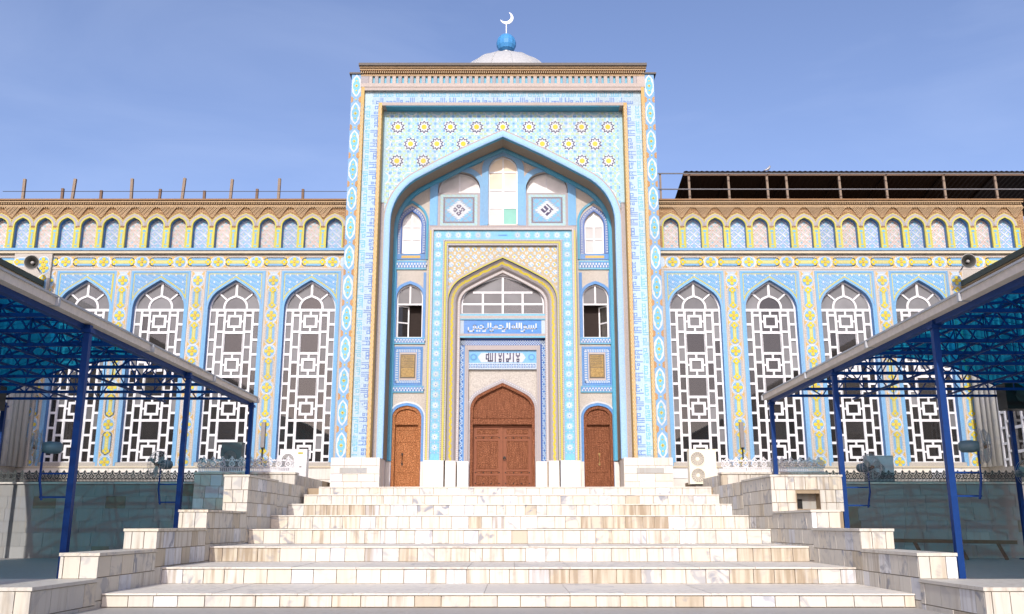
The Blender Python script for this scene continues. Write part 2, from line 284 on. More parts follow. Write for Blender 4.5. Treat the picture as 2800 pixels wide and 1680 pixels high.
# ------------------------------------------------------------------ ground and courts
KS = .88                                              # the flight lies a little nearer than the terrace
def kx(x): return .35 + (x - .35) * KS
def ky(y): return -32 + (y + 32) * KS
def kz(z): return -1.24 + (z + 1.24) * KS
def sheet_mesh(x0, x1, y0, y1, z, m): return mesh_of([(x0, y0, z), (x1, y0, z), (x1, y1, z), (x0, y1, z)], [(0, 1, 2, 3)], m)
structure(put('ground', sheet_mesh(-400, 400, -420, 400, kz(-2.56), FLOOR)))
XL, XR = kx(-6.42), kx(7.0)                                   # inner faces of the stair walls
YW = -4.4                                             # face of the terrace wall
structure(box('courtyard_paving', None, (-17.2, XL - .5), (-60, YW + .02), (-2.38, -2.17), FLOOR))
structure(box('courtyard_paving', None, (XR + .5, 17.2), (-60, YW + .02), (-2.38, -2.17), FLOOR))

# ------------------------------------------------------------------ staircase
STEP_Y = [ky(y) for y in (-1.05, -2.05, -3.62, -5.55, -7.72, -10.75, -13.55, -16.15, -24)]
STEP_Z = [kz(z) for z in (0, -.285, -.61, -.965, -1.33, -1.70, -2.03, -2.335, -2.552)]
st = thing('staircase', (.3, -9, -2.4), 'broad flight of eight white marble steps leading up to the doors', 'staircase')
box('landing', st, (XL - .3, XR + .3), (STEP_Y[0] + .05, 1.6), (-.6, STEP_Z[0] - .04), GROUT); box('threshold', st, (-5.95, 5.95), (-.7, 1.8), (STEP_Z[0] - .02, -.001), MARBT)
tiles = 0
for i in range(8):
    y, z, zb = STEP_Y[i], STEP_Z[i], STEP_Z[i + 1]
    yb = STEP_Y[i - 1] if i else -.72
    xa, xb = (XL, XR) if i > 1 else ((kx(-6.05), kx(6.95)) if i == 0 else (kx(-6.3), kx(6.98)))
    core = box('step', st, (xa, xb), (y + .03, yb + (.02 if i else 0)), (zb - .02, z - .024), GROUT)
    # tread slabs
    x = xa; w = [1.1, .8, 1.25, .95]
    while x < xb - .05:
        d = min(R.choice(w), xb - x); d = xb - x if xb - x - d < .3 else d
        box('tread_slab', core, (x + .003, x + d - .003), (y - .018 + R.uniform(-.006, .006), yb + (.028 if i else 0)), (z - .024, z + R.uniform(-.003, .003)), MARBT); x += d
    # riser tiles
    x = xa
    while x < xb - .02:
        d = min(R.uniform(.24, .44) if i in (2, 3, 5) else R.uniform(.33, .42), xb - x); d = xb - x if xb - x - d < .14 else d
        box('riser_tile', core, (x + .006, x + d - .006), (y - R.uniform(.0, .006), y + .029), (zb + .004 + R.uniform(0, .004), z - .034 - R.uniform(0, .006)), MARBS if i in (2, 3, 5, 6) and math.sin(x * .55 + i * 2.1) + math.sin(x * 1.7 + i) + R.uniform(-.5, .5) > .65 else MARB); x += d

def tiled_face(parent, axis, c, u0, u1, z0, z1, mat, rows=None, wmin=.28, wmax=.42, hgt=.31, sign=-1, name='tile', th=.025, hole=None, gap=.006):
    """marble tiles on a vertical face; axis 'x': face along X at y=c, axis 'y': face along Y at x=c"""
    z = z1
    while z > z0 + .02:
        h = min(hgt * R.uniform(.92, 1.08), z - z0); h = z - z0 if z - z0 - h < .12 else h
        u = u0 - R.uniform(0, .15)
        while u < u1 - .01:
            d = R.uniform(wmin, wmax); a, b = max(u, u0), min(u + d, u1)
            if u1 - b < .1: b = u1
            if hole and b > hole[0] and a < hole[1] and z > hole[2] and z - h < hole[3]:
                for a2, b2 in ((a, min(b, hole[0])), (max(a, hole[1]), b)):
                    if b2 - a2 > .03: box(name, parent, (a2 + .004, b2 - .004), (c - th, c), (z - h + .004, z - .004), mat)
            elif b - a > .03:
                t = th + R.uniform(-.003, .005); cs = (c + sign * t, c) if sign < 0 else (c, c + sign * t)
                if axis == 'x': box(name, parent, (a + gap, b - gap), cs, (z - h + gap, z - gap), mat)
                else: box(name, parent, cs, (a + gap, b - gap), (z - h + gap, z - gap), mat)
            u = b if b == u1 else u + d
        z -= h
BL_Y = [ky(y) for y in (-18.5, -16.42, -13.95, -11.1, -8.0, -5.0)]      # fronts of the stepped wall blocks
BL_Z = [kz(z) for z in (-2.09, -1.68, -1.30, -.90, .03, .03)]
def stair_wall(side, lab):
    xi = XL if side < 0 else XR; xo = xi + side * .56
    w = thing('stair_wall', (xi + side * .28, -9, -2.4), lab, 'stair wall')
    for k in range(5):
        zt = BL_Z[k]; yf, yb = BL_Y[k], BL_Y[k + 1]
        if k == 0: xo2 = xi + side * 3.2
        else: xo2 = xo if not (side > 0 and k == 4) else xi + 1.62
        xs = sorted((xi + side * .03, xo2 - side * .03))
        wide = side > 0 and k == 4; hx0, hx1, hz0, hz1 = 6.78, 7.30, -.88, -.54
        blk = box('block', w, xs, (yf + (.4 if wide else .03), yb + .03), (-2.6, zt - .045), GROUT)
        if wide:
            for a_, b_, c_, d_ in ((xs[0], hx0, -2.6, zt - .045), (hx1, xs[1], -2.6, zt - .045), (hx0, hx1, -2.6, hz0), (hx0, hx1, hz1, zt - .045)): box('front_block', blk, (a_, b_), (yf + .03, yf + .4), (c_, d_), GROUT)
            box('recess_back', blk, (hx0, hx1), (yf + .33, yf + .4), (hz0, hz1), MARBG); box('recess_shutter', blk, (hx0 + .02, hx0 + .2), (yf + .31, yf + .33), (hz0, hz0 + .22), BLACK)
        cs = sorted((xi - side * .015, xo2 + side * .01)); box('coping_slab', blk, cs, (yf - .012, yb + .028), (zt - .045, zt), MARB)
        tiled_face(blk, 'x', yf + .03, min(xi, xo2), max(xi, xo2), (BL_Z[k - 1] if k else -2.4), zt - .048, MARB, hgt=.30, wmin=.19, wmax=.27, hole=(hx0, hx1, hz0, hz1) if wide else None)
        tiled_face(blk, 'y', xi + side * .03, yf + .03, yb + .03, -2.56, zt - .048, MARB, hgt=.30, wmin=.3, wmax=.55, sign=-side)
    # back part that runs on to the landing
    blk = box('block', w, sorted((xi + side * .03, xo - side * .03)), (BL_Y[5] + .03, -1.05), (-2.6, -.15), GROUT)
    tiled_face(blk, 'y', xi + side * .03, BL_Y[5] + .03, -1.05, -1.35, -.15, MARB, hgt=.33, wmin=.3, wmax=.5, sign=-side)
    return w
stair_wall(-1, 'stepped white marble wall flanking the steps on the left'); stair_wall(1, 'stepped white marble wall flanking the steps on the right, with small opening behind')

# ------------------------------------------------------------------ terrace walls and cast railings
def rail_mesh(mat):
    b = MB(); W = .30
    b.box((0, W), (-.018, .018), (.0, .04)); b.box((0, W), (-.016, .016), (.145, .175)); b.box((0, W), (-.016, .016), (.36, .385))
    for i in range(5): b.box((i * .06 + .008, i * .06 + .040), (-.010, .010), (.04, .145))
    b.tube([(.15 + .085 * math.cos(t * math.pi / 6), 0, .268 + .085 * math.sin(t * math.pi / 6)) for t in range(12)], .026, 5, closed=True)
    for a in range(4):
        c, s_ = math.cos(a * math.pi / 2 + .78), math.sin(a * math.pi / 2 + .78); b.bar((.15 + .01 * c, 0, .268 + .01 * s_), (.15 + .075 * c, 0, .268 + .075 * s_), .036, .022)
    for cx_, cz_, r_ in ((.0, .325, .038), (.30, .325, .038), (.0, .215, .036), (.30, .215, .036)): b.tube([(cx_ + r_ * math.cos(t * math.pi / 4), 0, cz_ + r_ * math.sin(t * math.pi / 4)) for t in range(8)], .018, 4, closed=True)
    for sx in (-1, 1): b.bar((.15 + sx * .14, 0, .37), (.15 + sx * .02, 0, .46), .03, .024)
    b.box((.128, .172), (-.012, .012), (.38, .52)); b.box((.10, .20), (-.012, .012), (.44, .475)); b.box((-.02, .02), (-.012, .012), (.38, .43))
    return b.mesh(mat)
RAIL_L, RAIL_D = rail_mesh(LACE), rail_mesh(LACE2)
def railing(x0, x1, y, z, me, sc, lab, grp='cast lace railings on the terrace edge'):
    t = thing('railing', ((x0 + x1) / 2, y, z), lab, 'railing', grp); n = max(1, round((x1 - x0) / (.30 * sc))); w = (x1 - x0) / n
    for i in range(n): put('railing_panel', me, t, Matrix.Translation((x0 + i * w, y, z)) @ Matrix.Diagonal((w / .30, 1, sc, 1)))
    return t
def terrace(side, lab):
    xi = -5.94 if side < 0 else 6.43; xm = -8.85 if side < 0 else 9.5; xo = 17.2 * side
    t = thing('terrace_wall', ((xi + xo) / 2, YW, -2.17), lab, 'wall')
    a, b = sorted((xi, xm)); body = box('raised_end', t, (a + .02, b - .02), (-5.0 + .03, .9), (-2.3, .20), GROUT)
    tiled_face(body, 'x', -4.97, a, b, -2.17, .20, MARB, hgt=.33)
    box('coping_slab', body, (a - .02, b + .02), (-5.03, -4.55), (.205, .26), MARB)
    tiled_face(body, 'y', (a + .02) if side > 0 else (b - .02), -4.97, -1.1, -.3, .2, MARB, sign=-side)
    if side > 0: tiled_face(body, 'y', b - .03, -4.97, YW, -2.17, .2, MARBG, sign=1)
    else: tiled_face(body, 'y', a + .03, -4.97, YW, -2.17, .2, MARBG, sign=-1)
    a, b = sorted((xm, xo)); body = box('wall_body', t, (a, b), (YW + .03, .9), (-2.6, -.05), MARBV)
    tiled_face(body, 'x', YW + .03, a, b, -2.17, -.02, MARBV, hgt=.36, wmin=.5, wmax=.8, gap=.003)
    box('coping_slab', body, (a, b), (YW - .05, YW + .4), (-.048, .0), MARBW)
    box('terrace_floor', body, (a, b), (YW + .4, .9), (-.049, -.012), MARBT)
    return t
tl = terrace(-1, 'marble terrace wall in blue shade behind the left canopy'); tr_ = terrace(1, 'marble terrace wall in blue shade behind the right canopy')
railing(-8.8, -6.05, -4.85, .26, RAIL_L, .90, 'pale cast lace railing on the raised terrace end left of the steps')
railing(6.5, 9.45, -4.85, .26, RAIL_L, .86, 'pale cast lace railing on the raised terrace end right of the steps')
railing(-17.0, -8.95, -4.3, .0, RAIL_D, .68, 'cast lace railing, shade put into its colour, along the terrace on the left')
railing(9.6, 17.0, -4.3, .0, RAIL_D, .68, 'cast lace railing, shade put into its colour, along the terrace on the right')

# ------------------------------------------------------------------ entrance portal: shell
KX = 1.0125
def q(z): return 1.0125 * z + .0155                    # heights on the inner frame of the portal
def q2(z): return 1.0213 * z + .0264                   # heights on its recessed wall
po = thing('mosque_portal', (0, 1, 0), 'tall blue tiled entrance portal with pointed arch at the head of the steps', 'portal')
body = box('core', po, (-5.74, 5.74), (2.3, 6), (0, 15.4), BRICK)
for s in (-1, 1):
    a, b = sorted((s * 5.37, s * 5.75)); pier = box('tower_strip', po, (a, b), (0, 2.3), (1.03, 15.49), glaze('strip blue', C(150, 198, 242)))
    a, b = sorted((s * 5.30, s * 5.84)); box('metal_cap', po, (a, b), (-.06, 2.3), (15.49, 15.55), CAPM)
    a, b = sorted((s * 5.245, s * 5.37)); box('orange_border', po, (a, b), (-.03, 2.3), (1.03, 14.95), ORA)
    a, b = sorted((s * 4.69, s * 5.245)); box('script_panel', po, (a, b), (.12, 2.3), (1.03, 14.82), glaze('ice blue glaze', C(208, 236, 250)))
    a, b = sorted((s * 4.56, s * 4.69)); box('orange_border', po, (a, b), (-.02, 2.3), (1.03, 14.31), ORA)
    a, b = sorted((s * 4.42, s * 4.56)); box('jamb_face', po, (a, b), (.46, 2.3), (1.03, 10.5), GREYT)
    # white dressed base
    a, b = sorted((s * 4.20, s * 5.87)); bs = box('base', po, (a + .02, b - .02), (-.10, 2.3), (0, 1.0), GROUT)
    tiled_face(bs, 'x', -.10, a, b, 0, 1.03, MARBW, hgt=.27, wmin=.5, wmax=.62, name='base_slab')
    tiled_face(bs, 'y', a + .02 if s > 0 else b - .02, -.12, 1.3, 0, 1.03, MARBW, hgt=1.2, wmin=.3, wmax=.5, sign=-s, name='base_slab')
    a, b = sorted((s * 4.62, s * 5.55)); box('inscription_slab', bs, (a, b), (-.138, -.1), (.50, .68), MARBG)
box('script_panel', po, (-4.69, 4.69), (.12, .46), (14.31, 14.82), glaze('ice blue glaze', C(208, 236, 250))); box('lintel', po, (-5.245, 5.245), (-.02, 1.5), (14.82, 14.95), PINK)
box('orange_border', po, (-4.56, 4.56), (-.02, .46), (14.20, 14.31), PINK); box('lintel', po, (-4.69, 4.69), (.0, .46), (14.311, 14.33), GREYT)
box('soffit', po, (-4.42, 4.42), (.0, .46), (14.17, 14.2), TEAL)
# dotted white specks on the orange borders
for s in (-1, 1):
    for xc, yy in ((5.307, -.031), (4.625, -.021)):
        n = 190; g = -np.ones((n, 6), int); g[::2, 1] = 0; g[1::2, 3] = 0; g[::2, 4] = 0; g[::3, 0] = 1; g[1::3, 5] = 1
        mosaic('speck_mosaic', po, s * xc - .06, 1.05, g, .02, yy - .003, [CREAM, TAN], cz=.0693)
# cornice
CT = 15.85
cor = box('cornice', po, (-5.37, 5.37), (.05, 1.6), (14.95, 15.42), CYAN)
box('brick_course', cor, (-5.40, 5.40), (-.04, .05), (14.952, 15.10), PINK)
box('brick_course', cor, (-5.40, 5.40), (-.04, .5), (15.40, 15.46), BRICK)
nb = 47; pitch = 10.5 / nb
for i in range(nb + 1):
    x = -5.25 + i * pitch; w = .065 if 0 < i < nb else .15
    box('baluster', cor, (x - w, x + w), (-.03, .1), (15.10, 15.40), PINK if i % 2 else GREYT)
b = MB()
for i in range(134): x = -5.4 + i * .0806; b.box((x, x + .042), (-.10, .1), (15.50, 15.57), 0); b.box((x + .02, x + .062), (-.12, .1), (15.57, 15.61), 1)
put('dentils', b.mesh([BRICK, BRICK2]), cor, kind='stuff')
box('brick_course', cor, (-5.42, 5.42), (.0, .9), (15.46, 15.61), BRICK2); box('brick_course', cor, (-5.44, 5.44), (-.13, .9), (15.61, 15.65), BRICK)
box('brick_course', cor, (-5.44, 5.44), (-.06, .9), (15.65, 15.69), BRICK2); box('brick_course', cor, (-5.45, 5.45), (-.16, .9), (15.69, 15.75), BRICK); box('metal_cap', cor, (-5.47, 5.47), (-.24, 1.4), (15.75, CT), CAPM)
# big arch: spandrel wall, round moulding, soffit
A_OUT = arch(0, 4.42, 1.03, 9.75, 13.40, 2.25); A_IN = offset(A_OUT, -.24)
put('spandrel_wall', prism([(-4.57, 10.4), (-4.57, 14.18), (4.57, 14.18), (4.57, 10.4)] + list(reversed([p for p in A_OUT if p[1] > 10.4])), .46, .80, PCYAN), po)
put('arch_edge', band(offset(A_OUT, .03), offset(A_OUT, -.02), .43, .5, PINK), po)
put('arch_moulding', torus_path(offset(A_OUT, -.12), .125, .46, glaze('moulding blue', C(172, 214, 255, .78)), 12, .38), po)
A_M1 = offset(A_IN, .0); A_BK = offset(A_IN, -.02); SOFF = glaze('soffit brick', C(176, 160, 140), .7)
put('arch_soffit', loft([(A_IN, .44), (A_M1, .66), (offset(A_IN, -.0), 1.32), (A_BK, 1.40)], [TEAL, SOFF, SOFF], False, [0, 1, 2]), po)
put('rear_moulding', torus_path(offset(A_BK, -.02), .11, 1.53, TEAL, 8, .6), po)
put('rear_fillet', loft([(offset(A_BK, -.08), 1.48), (offset(A_BK, -.14), 1.61)], [TEAL]), po)

# ------------------------------------------------------------------ script, star and flower tiles of the portal
def kufic(seq, asc=8):
    """blocky square script: list of columns (right to left) -> grid, rows bottom to top"""
    cols = []
    def c(*rows): cols.append(set(rows))
    X = 4
    for ch in seq:
        if ch == 'A': c(*range(asc)); c()
        elif ch == 'L': c(*range(asc)); c(0)
        elif ch == 'H': c(*range(X)); c(0, X - 1); c(0, X - 1); c(*range(X))
        elif ch == 'h': c(0, *range(X)); c(0, X - 1); c(0, X - 1); c(*range(X)); c()
        elif ch == 'M': c(*range(X)); c(0, X - 1); c(*range(X)); c(0)
        elif ch == 'S': c(*range(X)); c(0); c(*range(X)); c(0); c(*range(X)); c(0)
        elif ch == 'B': c(*range(X)); c(0)
        elif ch == 'J': c(0, 1, 2, X - 1); c(0, X - 1); c(0, X - 1); c(0)
        elif ch == 'D': c(0, 1, 2, X - 1); c(0, X - 1); c(0, X - 1); c()
        elif ch == 'W': c(0, *range(2, X + 1)); c(0, 2, X); c(0, *range(2, X + 1)); c()
        elif ch == 'R': c(0, 1, 2); c(0); c()
        elif ch == 'K': c(*range(X)); c(0, X - 1, X + 1); c(0, X + 1); c(0)
        elif ch == 'Q': c(*range(X + 1)); c(0, X, 2); c(*range(2, X + 1)); c(0)
        elif ch == 'N': c(*range(X)); c(0); c(0); c(*range(3)); c()
        elif ch == 'X': c(*range(asc)); c(0, 3); c(0, 2); c(0, 3); c(*range(asc)); c()
        else: c(); c()
    g = np.zeros((asc, len(cols)), bool)
    for i, s in enumerate(reversed(cols)):
        for r in s: g[r, i] = True
    return g
T1 = 'SBJAN ALLh WALJMD LLh WX ALHh AX ALLh WALLh AKBR WX JWL WX QWh AX BALLh '
T2 = 'AKBR ALMLK LLh ALQDWS ASLAM MWMN ALQWh ALRJMN ALRJBM WALQh LLh ALJMD WJDh '
def script_band(n, seed):
    """two tiers of square script on white: blue below, turquoise above"""
    a = kufic(T1[seed:] + T1[:seed], 8); a = np.tile(a, (1, n // a.shape[1] + 1))[:, -n:]; b = kufic(T2[seed:] + T2[:seed], 6); b = np.tile(b, (1, n // b.shape[1] + 1))[:, -n:]
    g = np.zeros((15, n), int); g[0:8][a] = 1; sub = g[9:15]; sub[b] = 2
    return g
SM = [glaze('ice blue glaze', C(208, 236, 250)), glaze('script blue glaze', C(132, 168, 236)), LCY]
cw = .51 / 15
n = int(9.9 / cw); g = script_band(n, 0); mosaic('script_mosaic', po, -4.95, 14.312, g, cw, .116, SM)
nv = int(13.15 / cw); g = script_band(nv, 9)
# left side reads upwards, right side downwards; the blue tier lies towards the arch
gl = g.T[:, ::-1]; mosaic('script_mosaic', po, -5.225, 1.12, gl, cw, .116, SM)
g = script_band(nv, 23); mosaic('script_mosaic', po, 4.715, 1.12, g.T[::-1], cw, .116, SM)

def ngon(r, n, a0=0, cx=0, cz=0, sx=1): return [(cx + sx * r * math.cos(a0 + 2 * math.pi * i / n), cz + r * math.sin(a0 + 2 * math.pi * i / n)) for i in range(n)]
def starpts(r1, r2, n, a0=math.pi / 2): return [((r1 if i % 2 == 0 else r2) * math.cos(a0 + math.pi * i / n), (r1 if i % 2 == 0 else r2) * math.sin(a0 + math.pi * i / n)) for i in range(2 * n)]
def layers(ls, mats, th=.004):
    """stack of thin inlaid tiles, each a little proud of the last"""
    b = MB()
    for k, (pts, m) in enumerate(ls):
        n = len(pts); y0 = -th * (k + 1); c = (sum(p[0] for p in pts) / n, sum(p[1] for p in pts) / n)
        v = [(c[0], y0, c[1])] + [(p[0], y0, p[1]) for p in pts] + [(p[0], 0, p[1]) for p in pts]
        f = [(0, 1 + i, 1 + (i + 1) % n) for i in range(n)] + [(1 + i, 1 + n + i, 1 + n + (i + 1) % n, 1 + (i + 1) % n) for i in range(n)]
        b.add(v, f, m)
    return b.mesh(mats)
STAR = layers([(starpts(.27, .185, 10), 0), (starpts(.205, .14, 10), 1), (ngon(.10, 12), 2)], [PURP, WHITE, YEL])
def in_arch(x, z, path):
    # below the arch outline?
    for (x0, z0), (x1, z1) in zip(path, path[1:]):
        if x0 <= x <= x1 and x1 > x0: return z < z0 + (z1 - z0) * (x - x0) / (x1 - x0)
    return False
A_CUT = offset(A_OUT, .02)
PX, PZ, Z1 = 1.0, .69, 13.53
cell = .042; nx, nz = int(8.84 / cell), int(4.1 / cell); g = -np.ones((nz, nx), int)
for r in range(nz):
    for c in range(nx):
        x, z = -4.42 + (c + .5) * cell, 10.06 + (r + .5) * cell
        if z > 14.15 or in_arch(x, z, A_CUT) or abs(x) > 4.40: continue
        k = 0; row = round((Z1 - z) / PZ); best = 9; ba = 0
        for rr in (row - 1, row, row + 1):
            ox = 0 if rr % 2 == 0 else PX / 2; kx = round((x - ox) / PX); dx, dz = x - ox - kx * PX, z - (Z1 - rr * PZ); d = math.hypot(dx, dz)
            if d < best: best, ba = d, math.atan2(dz, dx)
        hx_, hz_ = x / .166, z / .144; jr = round(hz_); ic = round(hx_ - .5 * (jr % 2)); dd = math.hypot((hx_ - .5 * (jr % 2) - ic) * .166, (hz_ - jr) * .144)
        if best > .25:
            if dd < .052: k = (1 if ic % 2 else 2) if jr % 2 else (3 if ic % 3 == 0 else 1)
            elif dd > .078: k = 4
        elif best > .21: k = 3
        g[r, c] = k
mosaic('tile_mosaic', po, -4.42, 10.06, g, cell, .456, [glaze('sky glaze', C(176, 224, 242)), GREEN, glaze('forget-me-not glaze', C(138, 184, 242)), WHITE, PALE])
for rr in range(6):
    for kx in range(-5, 6):
        x = kx * PX + (0 if rr % 2 == 0 else PX / 2); z = Z1 - rr * PZ
        if abs(x) > 4.2 or in_arch(x, z - .26, A_IN) or in_arch(x - .24, z - .12, A_IN) or in_arch(x + .24, z - .12, A_IN): continue
        put('star_tile', STAR, po, Matrix.Translation((x, .452, z)))
# floral cartouches on the outer strips
CART = layers([([(0, .46), (.09, .36), (.16, .24), (.175, 0), (.16, -.24), (.09, -.36), (0, -.46), (-.09, -.36), (-.16, -.24), (-.175, 0), (-.16, .24), (-.09, .36)], 0),
               ([(0, .38), (.075, .29), (.08, .18), (.13, .09), (.13, -.09), (.08, -.18), (.075, -.29), (0, -.38), (-.075, -.29), (-.08, -.18), (-.13, -.09), (-.13, .09), (-.08, .18), (-.075, .29)], 1),
               (starpts(.075, .045, 4), 2), (ngon(.03, 8, 0, 0, .2), 2), (ngon(.03, 8, 0, 0, -.2), 2), (ngon(.018, 6), 3)], [WHITE, LCY, YEL, PURP])
LEAF = layers([([(-.185, .13), (-.15, .12), (-.09, .05), (-.11, .0), (-.09, -.05), (-.15, -.12), (-.185, -.13)], 0), ([(.185, .13), (.15, .12), (.09, .05), (.11, .0), (.09, -.05), (.15, -.12), (.185, -.13)], 0), (ngon(.03, 8), 1)], [TAN, YEL])
for s in (-1, 1):
    for k in range(13):
        z = 1.45 + k * 1.13
        if z < 15.3: put('cartouche_tile', CART, po, Matrix.Translation((s * 5.56, -.002, z)))
        if z + .565 < 15.25: put('leaf_tile', LEAF, po, Matrix.Translation((s * 5.56, -.002, z + .565)))

# ------------------------------------------------------------------ recessed wall of the portal with its windows and doors
YB = 1.60
def win_path(cx, hw, z0, zs, za): return arch(cx, hw, z0, zs, za, 9)
SIDE = 3.50
cwp = win_path(0, .57, q2(9.78), q2(11.95), q2(12.54)); holes = [cwp]
nich = {}; uw = {}; mw = {}; dr = {}
for s in (-1, 1):
    nich[s] = win_path(s * 1.70, .82, q2(9.72), q2(11.2), q2(11.92)); uw[s] = win_path(s * SIDE, .375, q2(8.64), q2(9.75), q2(10.30)); mw[s] = win_path(s * SIDE, .50, q2(5.43), q2(6.95), q2(7.47)); dr[s] = win_path(s * SIDE, .54, .0, q2(2.5), q2(2.95))
    holes += [nich[s], uw[s], mw[s], dr[s][:]]
outer = [(-4.25, -.02), (-4.25, 10.6), (-3.2, 12.4), (-1.2, 13.25), (0, 13.35), (1.2, 13.25), (3.2, 12.4), (4.25, 10.6), (4.25, -.02)]
holes.append([(-2.5, .0), (-2.5, q2(9.3)), (2.5, q2(9.3)), (2.5, .0)])
holes = [[(x, max(z, .001)) for x, z in h] for h in holes]
put('back_wall', prism(outer, YB, YB + .5, BEIGE, holes), po)
def glazed(name, path, y, cx, hw, z0, za, bars_z, mats, vert=True, fw=.05, parent=po, skip=None):
    """arched window: frame, bars and a pane per opening"""
    w = put(name, band(offset(path, -.004), offset(path, -fw), y - .05, y + .02, WHITEP), parent)
    box('frame', w, (cx - hw, cx + hw), (y - .05, y + .02), (z0, z0 + fw), WHITEP)
    if vert: box('glazing_bar', w, (cx - .03, cx + .03), (y - .045, y + .015), (z0, za - .02), WHITEP)
    for zb in bars_z: box('glazing_bar', w, (cx - hw + .02, cx + hw - .02), (y - .043, y + .013), (zb - .03, zb + .03), WHITEP)
    zz = [z0] + list(bars_z); k = 0
    for i, za_ in enumerate(zz):
        top = zz[i + 1] if i + 1 < len(zz) else None
        for sx in (-1, 1):
            m = mats[k % len(mats)]; k += 1
            if m is None: continue
            x0, x1 = sorted((cx, cx + sx * (hw - .01)))
            if top is not None: box('pane', w, (x0, x1), (y - .012, y - .004), (za_, top), m)
            else:
                half = [p for p in path if (p[0] - cx) * sx >= -1e-6 and p[1] > za_]
                pts = ([(cx, za_)] + ([(cx + sx * (hw - .01), za_)]) + (half if sx < 0 else list(reversed(half))))
                put('pane', prism(pts, y - .012, y - .004, m), w)
    return w
glazed('centre_window', cwp, YB + .16, 0, .57, q2(9.78), q2(12.54), [q2(10.48), q2(11.18), q2(11.91)], [GL_W, GL_T, GL_W, GL_W, GL_T2, GL_T2, GL_T2, GL_T2])
put('blue_surround', band(offset(cwp, .25), offset(cwp, -.006), YB - .05, YB + .02, BLUE), po); put('brick_edging', band(offset(cwp, .31), offset(cwp, .247), YB - .033, YB + .02, PINK), po)
for s in (-1, 1):
    c = s * 1.70
    put('niche_lining', loft([(offset(nich[s], .02), YB - .02), (offset(nich[s], -.03), YB + .5)], [GREYT]), po)
    put('blue_surround', band(offset(nich[s], .20), offset(nich[s], -.006), YB - .042, YB + .02, BLUE), po); put('brick_edging', band(offset(nich[s], .25), offset(nich[s], .197), YB - .024, YB + .02, PINK), po)
    glazed('niche_window', win_path(c, .80, q2(10.9), q2(11.2), q2(11.9)), YB + .28, c, .80, q2(10.9), q2(11.9), [], [GL_W])
    pn = box('kufic_square_panel', po, (c - .82, c + .82), (YB - .01, YB + .3), (q2(9.67), q2(11.04)), GREYT)
    # square with turquoise border and diamond of dark script
    n = 41; g = np.zeros((n, n), int); w = 1.5 / n; cg = (n - 1) / 2
    for r in range(n):
        for k in range(n):
            e = min(r, k, n - 1 - r, n - 1 - k); d1 = abs(r - cg) + abs(k - cg)
            v = 0
            if 1 <= e <= 3: v = 1 if (r + k) % 5 else 2
            elif e == 4 or e == 5: v = 0 if (r + k) % 2 else 6
            elif e > 5:
                v = 3 if ((r // 3 + k // 3) % 2 == 0 or (r * k) % 5 == 0) else 4
                if (r + k) % 9 == 0 or (r - k) % 9 == 0: v = 0
            if d1 < 12: v = 5
            if 12 <= d1 < 13.5 and (r % 2): v = 5
            g[r, k] = v
    GLY = ['0110110', '1010101', '1110111', '0000000', '1101011', '1011101', '1110011'] if s < 0 else ['1101101', '1101101', '1101101', '1111101', '0000001', '1110111', '1111101']
    mosaic('tile_mosaic', pn, c - .75, q2(9.70), g, w, YB - .014, [GREYT, PCYAN, GREEN, BLUE, LCY, WHITE, PURP], cz=1.32 / n)
    b = MB(); cwid = .052
    for r, row in enumerate(GLY):
        for k, ch in enumerate(row):
            if ch == '1':
                u, v = (k - 3) * cwid, (3 - r) * cwid; x, z = c + (u - v) * .707, q2(10.355) + (u + v) * .707; h = cwid * .66
                b.poly([(x - h, z), (x, z - h), (x + h, z), (x, z + h)], YB - .022)
    put('script_mosaic', b.mesh(PURP), pn, kind='stuff')
    # pilasters between the windows
    for xa, xb in ((.585, .845), (2.55, 2.82)):
        a, b_ = sorted((s * xa, s * xb)); box('blue_pilaster', po, (a, b_), (YB - .055, YB + .02), (q2(9.73), q2(11.35) if xa < 1 else q2(11.7)), BLUE)
    # --- side bay, top to bottom
    c = s * SIDE
    put('teal_arch_band', band(offset(win_path(c, .56, q2(8.40), q2(9.85), q2(10.62)), .09), win_path(c, .56, q2(8.40), q2(9.85), q2(10.62)), YB - .05, YB + .02, TEAL), po)
    n = 60; U = win_path(c, .375, q2(8.64), q2(9.75), q2(10.30))
    put('check_border', band(offset(U, .17), offset(U, -.006), YB - .02, YB + .02, glaze('strong blue glaze', C(96, 136, 214))), po)
    b = MB(); mid = offset(U, .115); mid2 = offset(U, .06)
    def dotted(pth, stepl, size, y, m, zmin=-9):
        acc = 0
        for (x0, z0), (x1, z1) in zip(pth, pth[1:]):
            L_ = math.hypot(x1 - x0, z1 - z0); t = (stepl - acc) % stepl
            while t < L_:
                x, z = x0 + (x1 - x0) * t / L_, z0 + (z1 - z0) * t / L_
                if z > zmin: b.poly([(x - size, z - size), (x + size, z - size), (x + size, z + size), (x - size, z + size)], y, m)
                t += stepl
            acc = (acc + L_) % stepl
    dotted(mid, .1, .026, YB - .026, 0); dotted(offset(U, .145), .1, .016, YB - .026, 1); dotted(mid2, .05, .013, YB - .026, 0)
    put('check_mosaic', b.mesh([WHITE, NAVY]), po, kind='stuff')
    glazed('arched_window', uw[s], YB + .14, c, .375, q2(8.64), q2(10.30), [q2(9.22), q2(9.72)], [GL_W])
    sill = box('window_sill', po, (c - .545, c + .545), (YB - .03, YB + .02), (q2(8.40), q2(8.62)), BLUE2); box('orange_strip', sill, (c - .36, c + .36), (YB - .036, YB), (q2(8.45), q2(8.55)), ORA)
